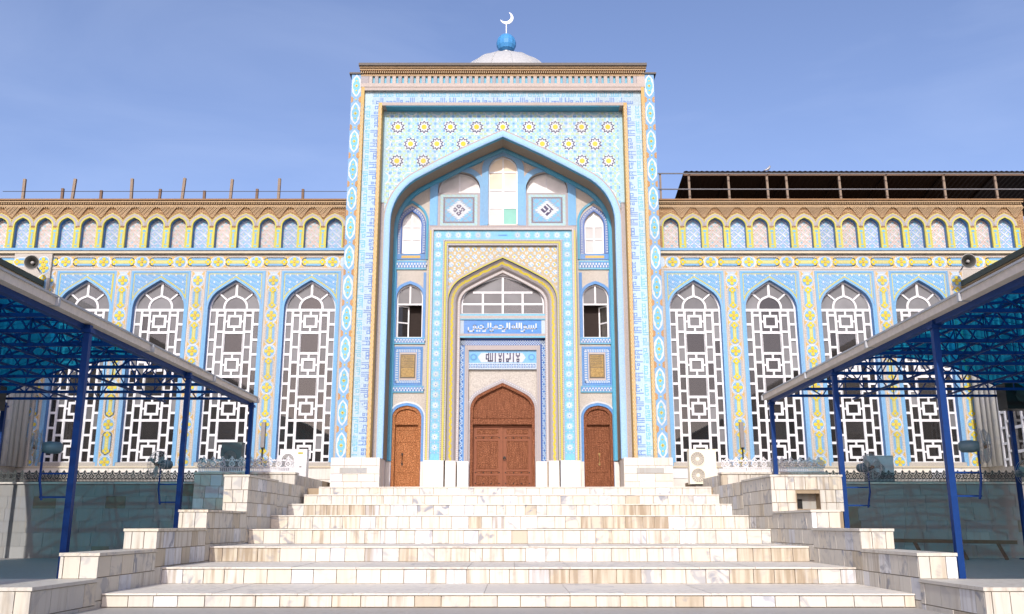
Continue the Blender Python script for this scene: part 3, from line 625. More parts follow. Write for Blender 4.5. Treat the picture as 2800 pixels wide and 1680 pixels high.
    def check_band(za, zb, name='patterned_band'):
        o = box(name, po, (c - .62, c + .60), (YB - .06, YB + .02), (za, zb), CYAN); h = zb - za
        bb = box('band_field', o, (c - .60, c + .59), (YB - .066, YB), (za + h * .16, zb - h * .14), BLUE2)
        mb = MB(); k = 0; x = c - .58
        while x < c + .56:
            for j, zz in enumerate((za + h * .33, za + h * .62)): mb.poly([(x + j * .05, zz - h * .12), (x + .055 + j * .05, zz - h * .12), (x + .055 + j * .05, zz + h * .12), (x + j * .05, zz + h * .12)], YB - .071, 0)
            mb.poly([(x + .06, za + h * .2), (x + .08, za + h * .2), (x + .08, zb - h * .18), (x + .06, zb - h * .18)], YB - .0705, 1)
            x += .11
        put('check_mosaic', mb.mesh([WHITE, NAVY]), o, kind='stuff')
    check_band(q2(8.01), q2(8.35)); check_band(q2(5.19), q2(5.43)); check_band(q2(3.41), q2(3.65))
    # middle window with its open casement
    put('blue_surround', band(offset(mw[s], .10), offset(mw[s], -.006), YB - .03, YB + .02, BLUE2), po)
    box('blue_jamb', po, (c - .62, c - .50), (YB - .025, YB + .02), (q2(5.43), q2(7.9)), BLUE2); box('blue_jamb', po, (c + .50, c + .60), (YB - .025, YB + .02), (q2(5.43), q2(7.9)), BLUE2)
    w = glazed('open_window', mw[s], YB + .16, c, .50, q2(5.43), q2(7.47), [q2(6.71)], [None, None, GL_D, GL_D])
    w_bar = [o for o in w.children if o.name.startswith('glazing_bar')][0]
    WM[w_bar.name] = Matrix.Translation((c, YB + .145, (q2(6.71) + q2(7.45)) / 2)) @ Matrix.Diagonal((.06, .06, q2(7.45) - q2(6.71), 1)); w_bar.matrix_basis = WM[w_bar.name]
    # casement leaf swung inwards
    hx = c - .46 if s < 0 else c + .46; ang = math.radians(28 if s < 0 else 50); dx = math.cos(ang) * .44 * (1 if s < 0 else -1); dy = math.sin(ang) * .44
    zb, zt = q2(5.46), q2(6.66)
    for t0 in (0, 1): bar('casement_stile', w, (hx + dx * t0, YB + .18 + dy * t0, zb), (hx + dx * t0, YB + .18 + dy * t0, zt), .05, .05, WHITEP)
    for zz in (zb, (zb + zt) / 2 - .02, zt): bar('casement_rail', w, (hx, YB + .18, zz), (hx + dx, YB + .18 + dy, zz), .05, .05, WHITEP)
    for za_, zb_ in ((zb, (zb + zt) / 2), ((zb + zt) / 2, zt)):
        put('pane', mesh_of([(hx, YB + .18, za_), (hx + dx, YB + .18 + dy, za_), (hx + dx, YB + .18 + dy, zb_), (hx, YB + .18, zb_)], [(0, 1, 2, 3)], GL_C), w)
    # gilded plaque
    sur = box('plaque_surround', po, (c - .56, c + .54), (YB - .03, YB + .02), (q2(3.66), q2(5.10)), BLUE2)
    b = MB(); zc_, hz = q2(4.38), .72
    ring = [(c - .44, zc_ - hz + .12), (c - .44, zc_ + hz - .12), (c + .43, zc_ + hz - .12), (c + .43, zc_ - hz + .12), (c - .44, zc_ - hz + .12)]
    dotted(ring, .088, .024, YB - .034, 0); dotted(offset(ring, -.05), .088, .02, YB - .034, 0); dotted(offset(ring, .05), .088, .014, YB - .034, 1)
    put('check_mosaic', b.mesh([WHITE, NAVY]), sur, kind='stuff')
    box('brick_frame', sur, (c - .33, c + .32), (YB - .042, YB), (q2(3.86), q2(4.88)), PINK); pq = box('plaque', sur, (c - .285, c + .275), (YB - .055, YB), (q2(3.93), q2(4.81)), PLQF)
    box('plaque_field', pq, (c - .25, c + .235), (YB - .062, YB), (q2(3.98), q2(4.32)), GOLD); box('plaque_field', pq, (c - .25, c + .235), (YB - .062, YB), (q2(4.345), q2(4.77)), GOLD)
    b = MB()
    for r_ in range(6):
        z = q2(4.40) + r_ * .062; x = c - .22
        while x < c + .18:
            d = R.uniform(.02, .07); b.poly([(x, z), (x + d, z), (x + d, z + .022 + R.uniform(0, .015)), (x, z + .022)], YB - .066); x += d + .018
    put('engraved_script', b.mesh(PLQF), pq, kind='stuff')
    # side door
    put('white_arch_rim', band(offset(dr[s], .15), offset(dr[s], .09), YB - .04, YB + .02, WHITE), po); put('blue_arch_rim', band(offset(dr[s], .09), offset(dr[s], -.004), YB - .03, YB + .02, BLUE2), po)
    W_ = WOOD2 if s < 0 else WOOD1
    d = put('side_door', band(offset(dr[s], -.006), offset(dr[s], -.12), YB + .02, YB + .2, W_), po)
    tp = [p for p in offset(dr[s], -.11) if p[1] > q2(2.31)]
    put('tympanum', prism([(c - .43, q2(2.30))] + tp + [(c + .43, q2(2.30))], YB + .10, YB + .16, W_), d); box('lintel', d, (c - .43, c + .43), (YB + .05, YB + .2), (q2(2.27), q2(2.36)), W_)
    lf = box('door_leaf', d, (c - .42, c + .42), (YB + .20, YB + .26), (.02, q2(2.28)), W_)
    for zz in (.06, .62, 1.72, 2.16): box('rail', lf, (c - .42, c + .42), (YB + .18, YB + .2), (zz, zz + .10), W_)
    for xx in (-.42, .35): box('stile', lf, (c + xx, c + xx + .07), (YB + .18, YB + .2), (.02, q2(2.28)), W_)
    box('panel', lf, (c - .27, c + .27), (YB + .188, YB + .2), (.82, 1.66), W_); box('panel', lf, (c - .27, c + .27), (YB + .188, YB + .2), (.22, .58), W_)
    hxx = c - .15 if s < 0 else c + .03
    b = MB(); b.tube([(hxx, YB + .17, .92), (hxx, YB + .12, .95), (hxx, YB + .12, 1.25), (hxx, YB + .17, 1.28)], .015, 6); b.box((hxx - .03, hxx + .03), (YB + .165, YB + .19), (.88, .96)); b.box((hxx - .03, hxx + .03), (YB + .165, YB + .19), (1.24, 1.32)); put('handle', b.mesh(BRONZE if s < 0 else GOLD), lf)
    # marble foot of the bay
    for xx in ((c - .72, c - .545), (c + .545, c + .74)): box('base_slab', po, xx, (YB - .05, YB + .02), (0, 1.0), MARBW)

# ------------------------------------------------------------------ central frame with the great door
YF = 1.0
fr = ubands('outer_frame', po, 2.76, 2.60, 1.0, q(9.63), q(9.46), YF - .02, YB + .02, PINKG)
for s in (-1, 1): box('yellow_line', fr, sorted((s * 2.735, s * 2.685)), (YF - .026, YF), (1.0, q(9.44)), YGRN)
bb_ = ubands('flower_band', po, 2.60, 2.24, 1.0, q(9.46), q(9.09), YF + .06, YB + .02, LCY)
ubands('inner_frame', po, 2.24, 2.04, 1.0, q(9.09), q(8.86), YF - .01, YB, PINKG)
ubands('yellow_line', fr, 2.17, 2.10, 1.0, q(9.01), q(8.945), YF - .016, YF, YGRN)
FLOW = layers([(starpts(.155, .10, 8), 0), (starpts(.12, .05, 8), 1), (ngon(.028, 6), 2)], [PCYAN, WHITE, BLUE2]); FDOT = layers([(starpts(.075, .03, 4, 0), 0), (ngon(.02, 6), 1)], [BLUE, WHITE])
zt = q(9.275); k = 0
for s in (-1, 1):
    z = zt
    while z > 1.15:
        put('flower_tile', FLOW, bb_, Matrix.Translation((s * 2.42, YF + .058, z))); put('dot_tile', FDOT, bb_, Matrix.Translation((s * 2.42, YF + .058, z - .19)))
        for e in (-1, 1): put('dot_tile', FDOT, bb_, Matrix.Translation((s * 2.42 + e * .13, YF + .058, z - .19)))
        z -= .378
for i in range(1, 13):
    x = -2.42 + i * 4.84 / 13
    if i in (6, 7): continue
    put('flower_tile', FLOW, bb_, Matrix.Translation((x, YF + .058, zt)))
box('blue_dash', bb_, (-.17, .17), (YF + .05, YF + .06), (zt - .025, zt + .025), BLUE2)
b = MB()
for hw_, zt_ in ((2.64, q(9.50)), (2.06, q(8.88)), (2.21, q(9.06))): dotted(upath(hw_, 1.02, zt_), .055, .014, YF - .024, 0)
for hw_, zt_ in ((2.745, q(9.60)), (2.19, q(9.04)), (2.085, q(8.91))): dotted(upath(hw_, 1.04, zt_), .075, .012, YF - .0245, 1)
put('speck_mosaic', b.mesh([WHITE, PURP]), fr, kind='stuff')
# arch of the frame
B_OUT = arch(0, 2.03, 1.0, q(6.75), q(8.42), 1.05); B_IN = offset(B_OUT, -.34)
g = -np.ones((int(2.1 / .04), 102), int)
for r in range(g.shape[0]):
    for c in range(102):
        x, z = -2.04 + (c + .5) * .04, 6.93 + (r + .5) * .04
        if z > q(8.85) or in_arch(x, z, offset(B_OUT, .10)): continue
        u, v = (x / .30) % 1, ((z - .02) / .30) % 1; uu, vv = (x / .30 + .5) % 1, ((z - .02) / .30 + .5) % 1
        d1, d2 = math.hypot(u - .5, v - .5), math.hypot(uu - .5, vv - .5); k = 0
        if d1 < .16: k = 1 if (int(x / .30 + 99) + int(z / .30)) % 2 == 0 else 2
        elif d1 < .34: k = 2 if (r + c) % 3 else 3
        elif d2 < .12: k = 4
        elif d2 < .2: k = 2
        g[r, c] = k
put('spandrel_wall', prism([(-2.04, q(8.86))] + B_OUT[1:-1] + [(2.04, q(8.86))], YF + .10, YF + .16, BEIGE), po)
mosaic('tile_mosaic', po, -2.04, 6.93, g, .04, YF + .097, [glaze('wheat brick', C(228, 206, 160)), YEL, WHITE, BLUE, PCYAN])
put('arch_edge', band(offset(B_OUT, .10), offset(B_OUT, .04), YF + .07, YF + .16, PINKG), po); put('arch_edge', band(offset(B_OUT, .045), offset(B_OUT, -.01), YF + .075, YF + .16, YGRN), po)
put('arch_reveal', loft([(B_OUT, YF + .08), (offset(B_OUT, -.025), YF + .17), (offset(B_OUT, -.10), YF + .24), (offset(B_OUT, -.20), YF + .29), (offset(B_OUT, -.27), YF + .34), (B_IN, YF + .50)], [NAVY, PINKG, YEL, GREYT, PINKG], False, [0, 1, 2, 3, 4]), po)
# wavy vine edge on the yellow band
b = MB(); pa, pb = offset(B_OUT, -.095), offset(B_OUT, -.205)
for (a0, a1), (b0, b1) in zip(zip(pa, pa[1:]), zip(pb, pb[1:])):
    L_ = math.hypot(a1[0] - a0[0], a1[1] - a0[1]); n = max(1, int(L_ / .22))
    for i in range(n):
        t0, t1 = i / n, (i + .6) / n
        def P_(t, w): 
            x = (a0[0] + (a1[0] - a0[0]) * t) * (1 - w) + (b0[0] + (b1[0] - b0[0]) * t) * w; z = (a0[1] + (a1[1] - a0[1]) * t) * (1 - w) + (b0[1] + (b1[1] - b0[1]) * t) * w
            return (x, YF + .238 + .05 * w - .006, z)
        b.add([P_(t0, .0), P_(t1, .0), P_((t0 + t1) / 2, .42)], [(0, 1, 2)]); b.add([P_(t0 + .5 / n, 1), P_(min(1, t1 + .5 / n), 1), P_(min(1, (t0 + t1) / 2 + .5 / n), .62)], [(0, 1, 2)])
put('vine_mosaic', b.mesh(PINKG), po, kind='stuff')
put('arch_rim', band(B_IN, offset(B_IN, -.10), YF + .47, YF + .62, PINKG), po)
b = MB(); rim = offset(B_IN, -.05)
dotted(rim, .07, .018, YF + .466, 0)
put('rim_mosaic', b.mesh(WHITE), po, kind='stuff')
# wall inside the frame
YI = 1.55
lw = arch(0, 1.56, q(6.39), q(6.75), q(7.86), .85)
iw = [(-1.72, q(5.47)), (-1.72, q(8.3)), (1.72, q(8.3)), (1.72, q(5.47))]
put('inner_wall', prism(iw, YI, YI + .3, GREYT, [lw]), po)
w = put('lunette_window', band(offset(lw, -.005), offset(lw, -.05), YI + .10, YI + .17, WHITEP), po)
box('frame', w, (-1.56, 1.56), (YI + .10, YI + .17), (q(6.37), q(6.42)), WHITEP)
for xx, za_ in ((-.75, q(7.2)), (0, q(7.8)), (.75, q(7.2))): box('glazing_bar', w, (xx - .035, xx + .035), (YI + .10, YI + .16), (q(6.4), za_), WHITEP)
for zz, hw in ((q(6.77), 1.5), (q(7.22), 1.12)): box('glazing_bar', w, (-hw, hw), (YI + .105, YI + .155), (zz - .035, zz + .035), WHITEP)
for xa, xb, za_, zb_ in [(x0, x0 + .75, z0, z1) for z0, z1 in ((q(6.4), q(6.77)), (q(6.77), q(7.22))) for x0 in (-1.5, -.75, 0, .75)]: box('pane', w, (xa, xb), (YI + .128, YI + .134), (za_, zb_), GL_D)
put('pane', prism(offset(lw, -.02), YI + .146, YI + .150, GL_D), w)
for s in (-1, 1): put('pane', prism([(0, q(7.22)), (s * 1.15, q(7.22)), (0, q(7.84))], YI + .128, YI + .134, GL_D), w)
for za_, zb_, m in ((q(6.30), q(6.36), CYAN), (q(6.19), q(6.30), PINKG), (q(6.15), q(6.19), CYAN), (q(5.53), q(5.62), PINKG), (q(5.47), q(5.53), CYAN)): box('string_course', po, (-1.66, 1.66), (YI - .06, YI + .02), (za_, zb_), m)
bp_ = box('inscription_panel', po, (-1.62, 1.62), (YI - .012, YI + .02), (q(5.62), q(6.15)), glaze('inscription blue', C(112, 168, 240))); 
RECTS = [(1710, 1735, 320, 455), (1655, 1675, 360, 455), (1605, 1625, 360, 455), (1555, 1575, 360, 455), (1445, 1735, 432, 455), (1445, 1510, 358, 380), (1488, 1510, 358, 455), (1445, 1468, 358, 520), (1380, 1470, 495, 520), (1630, 1648, 482, 518),
         (1380, 1408, 303, 458), (1335, 1360, 303, 455), (1280, 1305, 303, 455), (1180, 1360, 432, 455), (1180, 1250, 358, 380), (1180, 1202, 358, 455), (1228, 1250, 358, 455), (1115, 1145, 303, 458), (1063, 1090, 303, 455), (1008, 1090, 432, 455), (1008, 1030, 432, 500), (960, 1030, 492, 520),
         (905, 988, 358, 380), (965, 990, 358, 455), (745, 990, 432, 455), (795, 862, 358, 380), (795, 817, 358, 455), (840, 862, 358, 455), (745, 768, 412, 520), (690, 768, 495, 520), (690, 712, 470, 520), (692, 720, 303, 412), (640, 662, 303, 455), (580, 662, 432, 455), (580, 602, 432, 500), (525, 602, 492, 520),
         (470, 550, 358, 380), (525, 550, 358, 455), (320, 550, 432, 455), (422, 445, 380, 455), (390, 420, 485, 515), (445, 475, 485, 515), (312, 385, 358, 380), (312, 335, 358, 520), (362, 385, 358, 455), (200, 335, 492, 520), (200, 222, 410, 520)]
def rects(lst, x0, x1, z0, z1, px0, px1, pz0, pz1, y, mat, parent, name):
    sx, sz = (x1 - x0) / (px1 - px0), (z1 - z0) / (pz0 - pz1); b = MB()
    for k, (a, c, t, d) in enumerate(lst):
        a, c, t, d = a - 1.5, c + 1.5, t - 2, d + 2; b.box((x0 + (a - px0) * sx, x0 + (c - px0) * sx), (y, y + .01), (z0 + (pz1 - d) * (z1 - z0) / (pz1 - pz0), z0 + (pz1 - t) * (z1 - z0) / (pz1 - pz0)))
    return put(name, b.mesh(mat), parent, kind='stuff')
rects(RECTS, -1.58, 1.56, q(5.63), q(6.15), 30, 1910, 230, 565, YI - .02, WHITE, bp_, 'white_script')
for s in (-1, 1): box('script_margin', bp_, sorted((s * 1.60, s * 1.45)), (YI - .016, YI), (q(5.63), q(6.14)), PALE)
# nested frames round the door
for s in (-1, 1):
    a, b2 = sorted((s * 1.40, s * 1.70)); cb = box('check_strip', po, (a, b2), (YI + .10, YI + .3), (1.0, q(5.47)), BLUE2)
    n = int(4.35 / .045); g = -np.ones((n, 6), int); rr, cc = np.indices(g.shape); g[(rr + cc) % 2 == 0] = 0; g[(rr + 2 * cc) % 6 == 0] = 1; g[:, 0] = 1; g[:, 5] = -1
    mosaic('check_mosaic', cb, a + .015, 1.02, g, .045, YI + .096, [PALE, NAVY])
    a, b2 = sorted((s * 1.26, s * 1.40)); box('brick_frame', po, (a, b2), (YI + .03, YI + .3), (1.0, q(5.20)), PINKG); a, b2 = sorted((s * 1.30, s * 1.345)); box('grey_line', po, (a, b2), (YI + .024, YI + .1), (1.0, q(5.12)), GREYT)
cb = box('check_strip', po, (-1.70, 1.70), (YI + .10, YI + .3), (q(5.20), q(5.47)), NAVY); n = int(3.3 / .045); g = -np.ones((4, n), int); rr, cc = np.indices(g.shape); g[(rr + cc) % 2 == 0] = 0
mosaic('check_mosaic', cb, -1.65, q(5.22), g, .045, YI + .096, [PALE])
box('brick_frame', po, (-1.26, 1.26), (YI + .03, YI + .3), (q(5.03), q(5.20)), PINKG)
pn = box('inscription_panel', po, (-1.26, 1.26), (YI + .12, YI + .3), (q(4.55), q(5.03)), BLUE)
put('white_cartouche', prism([(-.92, q(4.77)), (-.80, q(4.93)), (.74, q(4.93)), (.86, q(4.77)), (.74, q(4.58)), (-.80, q(4.58))], YI + .113, YI + .13, WHITE), pn)
LA = [(1255, 1272, 935, 985), (1325, 1342, 935, 985), (1262, 1336, 985, 1002), (1288, 1312, 1002, 1030), (1270, 1330, 1050, 1068), (1270, 1288, 1050, 1100), (1312, 1330, 1050, 1100), (1280, 1320, 1095, 1115), (1190, 1210, 935, 1115), (1118, 1142, 935, 1062), (1040, 1142, 1045, 1062), (1045, 1062, 1045, 1100), (1080, 1098, 1045, 1100), (1045, 1098, 1092, 1112), (1060, 1082, 940, 965), (975, 997, 935, 1115),
      (878, 895, 935, 985), (930, 947, 935, 985), (885, 940, 985, 1002), (900, 922, 1002, 1030), (882, 942, 1050, 1068), (882, 900, 1050, 1100), (924, 942, 1050, 1100), (890, 934, 1095, 1115), (795, 815, 935, 1115), (735, 752, 935, 1100), (692, 708, 935, 1100), (650, 668, 935, 1100), (640, 752, 1082, 1104), (600, 668, 960, 978), (600, 618, 960, 1060), (600, 668, 1045, 1062)]
rects(LA, -1.26, 1.26, q(4.55), q(5.0), 225, 1705, 900, 1135, YI + .10, PURP, pn, 'dark_script')
for s in (-1, 1): put('rosette', layers([(ngon(.17, 10), 0), (ngon(.13, 10), 1), (ngon(.08, 8), 0)], [CYAN, BLUE2]), pn, Matrix.Translation((s * 1.08, YI + .118, q(4.77))))
lb = box('dotted_band', po, (-1.26, 1.26), (YI + .07, YI + .3), (q(4.32), q(4.55)), PALE); g = -np.ones((5, 78), int); g[1, ::2] = 0; g[3, ::2] = 0; g[2, 1::4] = 1
mosaic('dot_mosaic', lb, -1.24, q(4.33), g, .0318, YI + .066, [NAVY, BLUE], cz=.045)
# door
DW = arch(0, 1.19, .0, q(2.85), q(3.83), .66)
DW = [(x, max(z, .001)) for x, z in DW]
put('door_wall', prism([(-1.26, .0), (-1.26, q(4.32)), (1.26, q(4.32)), (1.26, .0)], YI + .2, YI + .4, BEIGE, [DW]), po)
put('white_arch_rim', band(offset(DW, .14), DW, YI + .15, YI + .22, GREYT), po)
b = MB(); dotted(offset(DW, .10), .08, .018, YI + .146, 0); dotted(offset(DW, .04), .08, .014, YI + .146, 1); put('rim_mosaic', b.mesh([WHITE, PINKG]), po, kind='stuff')
d = put('main_door', band(offset(DW, -.006), offset(DW, -.11), YI + .16, YI + .4, WOOD1), po)
tp = [p for p in offset(DW, -.10) if p[1] > q(2.36)]
put('tympanum', prism([(-1.08, q(2.34))] + tp + [(1.08, q(2.34))], YI + .30, YI + .36, WOOD1), d); box('lintel', d, (-1.09, 1.09), (YI + .20, YI + .4), (q(2.32), q(2.50)), WOOD1); box('carved_rail', d, (-1.05, 1.05), (YI + .28, YI + .31), (q(2.55), q(2.85)), WOOD1)
for s in (-1, 1):
    # the right leaf stands very slightly ajar
    xa, xb = sorted((s * .02, s * 1.08)); yy = YI + (.42 if s < 0 else .445)
    lf = box('door_leaf', d, (xa, xb), (yy, yy + .06), (.02, q(2.33)), WOOD1)
    for x0 in (xa, xb - .13): box('stile', lf, (x0, x0 + .13), (yy - .02, yy), (.02, q(2.33)), WOOD3)
    for zz, hh in ((.02, .14), (.52, .07), (.68, .06), (1.78, .06), (1.94, .07), (2.2, .14)): box('rail', lf, (xa + .13, xb - .13), (yy - .02, yy), (zz, zz + hh), WOOD3)
    for za_, zb_ in ((.20, .49), (.78, 1.74), (2.04, 2.18)):
        box('panel', lf, (xa + .22, xb - .22), (yy - .014, yy), (za_, zb_), WOOD1)
    b = MB()
    for zz in (.63, 1.89, .24):
        for i in range(4):
            x = xa + .10 + i * (xb - xa - .2) / 3; b.tube([(x, yy - .02, zz), (x, yy - .045, zz)], [.026, .014], 8)
    put('door_studs', b.mesh(BRONZE), lf, kind='stuff')
box('meeting_stile', d, (-.07, .012), (YI + .38, YI + .42), (.02, q(2.33)), WOOD3)
b = MB(); b.tube([(.075, YI + .43, 1.17), (.075, YI + .39, 1.17)], .05, 12); b.tube([(.075 + .05 * math.cos(t * math.pi / 6), YI + .385, 1.12 + .05 * math.sin(t * math.pi / 6)) for t in range(12)], .01, 5, closed=True); put('ring_handle', b.mesh(BRONZE), d)
# marble foot of the frame with shadow joints
for s in (-1, 1):
    for xa, xb, ya in ((2.42, 2.78, YF - .08), (2.08, 2.415, YF - .07), (1.66, 2.03, YF + .06), (1.22, 1.62, YF + .42)):
        box('base_slab', po, sorted((s * xa, s * xb)), (ya, YI + .3), (0, 1.0), MARBW)
    box('base_core', po, sorted((s * 1.25, s * 2.7)), (YF + .5, YI + .3), (0, .98), GROUT)
# dim hall behind the portal openings
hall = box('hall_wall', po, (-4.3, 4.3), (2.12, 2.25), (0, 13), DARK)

# ------------------------------------------------------------------ dome, ball and crescent behind the portal
dm = thing('mosque_dome', (.1, 14, 15), 'low white ribbed dome with blue ball and crescent above the portal', 'dome')
DC = (.04, 13.0); DZ = 20.34
b = MB(); prof = [(3.0 * math.sin(a), 2.9 * math.cos(a)) for a in [math.radians(t) for t in range(2, 92, 5)]]
b.lathe(prof, 48, 0, (DC[0], DC[1], DZ)); put('dome_shell', b.mesh(DOMEM, True), dm)
for k in range(16):
    a = 2 * math.pi * (k + .3) / 16; b = MB(); b.tube([(DC[0] + r * math.cos(a) * 1.004, DC[1] + r * math.sin(a) * 1.004, DZ + z) for r, z in prof[:-1]], .03, 5); put('dome_rib', b.mesh(DOMEM), dm)
ZT = 23.52
b = MB(); b.lathe([(2.99, -8), (2.99, .05), (2.95, .2)], 48, 0, (DC[0], DC[1], DZ)); put('drum', b.mesh(BRICK, True), dm)
b = MB(); b.lathe([(.42, -.5), (.26, -.2), (.24, .1)], 20, 0, (DC[0], DC[1], ZT)); put('collar', b.mesh(METAL, True), dm)
b = MB(); b.lathe([(.24, .08), (.43, .2), (.52, .40), (.535, .62), (.47, .83), (.33, 1.0), (.15, 1.12), (.06, 1.17)], 14, 0, (DC[0], DC[1], ZT)); put('ball', b.mesh(BALL), dm)
b = MB(); b.tube([(DC[0], DC[1], ZT + 1.12), (DC[0], DC[1], ZT + 1.80)], .03, 8); put('pole', b.mesh(STEEL), dm)
cpts = []; rc = .36; cc_ = (DC[0] + .02, ZT + 2.11)
a0, a1 = math.radians(195), math.radians(450 - 20)
oth = [(cc_[0] + rc * math.cos(a0 + (a1 - a0) * i / 24), cc_[1] + rc * math.sin(a0 + (a1 - a0) * i / 24)) for i in range(25)]
am = (a0 + a1) / 2; inn = []
for i in range(25):
    a = a0 + (a1 - a0) * i / 24; th_ = .17 * math.sin(math.pi * i / 24) ** .8; inn.append((cc_[0] + (rc - th_) * math.cos(a), cc_[1] + (rc - th_) * math.sin(a)))
put('crescent', band(oth, inn, DC[1] - .03, DC[1] + .03, STEEL), dm)

# ------------------------------------------------------------------ wings of the mosque
YWG = 1.0
CROSS = layers([(ngon(.225, 16), 0), (ngon(.20, 16), 1)] + [(starpts(.185, .055, 4), 2)] + [(ngon(.068, 10, 0, dx, dz), 2) for dx, dz in ((.11, 0), (-.11, 0), (0, .11), (0, -.11))] + [(ngon(.035, 8), 3)], [WHITE, BLUE, YEL, ORA])
def medal(l, hw):
    ls = [([(-.15, l), (-.06, l + .06), (0, l + .09), (.06, l + .06), (.15, l), (.185, l - .09), (.185, -l + .09), (.15, -l), (0, -l - .09), (-.15, -l), (-.185, -l + .09), (-.185, l - .09)], 0), ([(-.11, l - .05), (.11, l - .05), (.14, l - .15), (.14, -l + .15), (.11, -l + .05), (-.11, -l + .05), (-.14, -l + .15), (-.14, l - .15)], 1),
          ([(-.065, l - .1), (.065, l - .1), (.065, -l + .1), (-.065, -l + .1)], 4), ([(-.035, l - .1), (.035, l - .1), (.035, -l + .1), (-.035, -l + .1)], 5)]
    for e in (-1, 1):
        for dx, dz in ((.065, 0), (-.065, 0), (0, .07), (0, -.05)): ls.append((ngon(.062, 10, 0, dx, e * (l - .07) + dz), 2))
        ls.append((ngon(.035, 8, 0, 0, e * (l - .07)), 1))
    return layers(ls, [WHITE, BLUE, YEL, ORA, YGRN, glaze('lemon glaze', C(236, 232, 160))], .0015)
BARM = medal(.355, .18); BARH = medal(.40, .18)
SIDEM = layers([([(-.05, -.1), (.05, 0), (-.05, .1)], 0)], [ORA]); 
ROT = Matrix.Rotation(math.radians(90), 4, 'Y')
NP, NS = .838, 16
# shared niche pieces
npath = arch(0, .30, 8.84, 9.70, 10.04, .31)
def niche_grid(pinkish):
    n = int(1.2 / .03); w = 20; g = np.zeros((n, w), int)
    for r in range(n):
        for k in range(w):
            x, z = (k + .5) * .03 - .3, (r + .5) * .03; u, v = (x + z) / .30, (x - z) / .30; fu, fv = u % 1, v % 1
            val = 0
            if fu < .3 or fv < .3: val = 1
            if (fu < .06 or fu > .94 or .28 < fu < .36 or fv < .06 or .28 < fv < .36): val = 2
            if .5 < fu < .82 and .5 < fv < .82: val = 3
            if .6 < fu < .72 and .6 < fv < .72: val = 4
            if fu < .3 and .06 < fu and int(math.floor(v)) % 2 == 0: val = 1
            if 8.84 + z > 10.03: val = -1
            g[r, k] = val
    return g
NG = [niche_grid(0), niche_grid(1)]
NM = [[glaze('powder blue glaze', C(186, 216, 244)), WHITE, glaze('periwinkle glaze', C(140, 178, 236)), LCY, YGRN], [glaze('rose glaze', C(226, 224, 226)), WHITE, glaze('terracotta', C(224, 182, 160)), LCY, YGRN]]
arch_rim1 = band(offset(npath[1:-1], .13), offset(npath[1:-1], .035), YWG - .17, YWG - .1, GREYT); arch_rim2 = band(offset(npath[1:-1], .155), offset(npath[1:-1], .125), YWG - .165, YWG - .1, YGRN); arch_rim3 = band(offset(npath, .04), offset(npath, -.01), YWG - .175, YWG - .1, YGRN)
niche_reveal = loft([(offset(npath, -.006), YWG - .17), (offset(npath, -.006), YWG + .07)], [BLUE2])
def corbel_mesh():
    b = MB()
    for r in range(10):
        w = .33 - r * .033; z = 10.40 - r * .043; n = max(1, int(w * 2 / .07))
        for i in range(n):
            x = -w + i * 2 * w / n; b.box((x + .004, x + 2 * w / n - .014), (YWG - .235 + r * .006 + ((i + r) % 2) * .016, YWG - .1), (z, z + .031), 0)
        b.box((-w, w), (YWG - .185, YWG - .1), (z - .012, z), 1)
    return b.mesh([BRICK, BRICK2])
CORB = corbel_mesh()
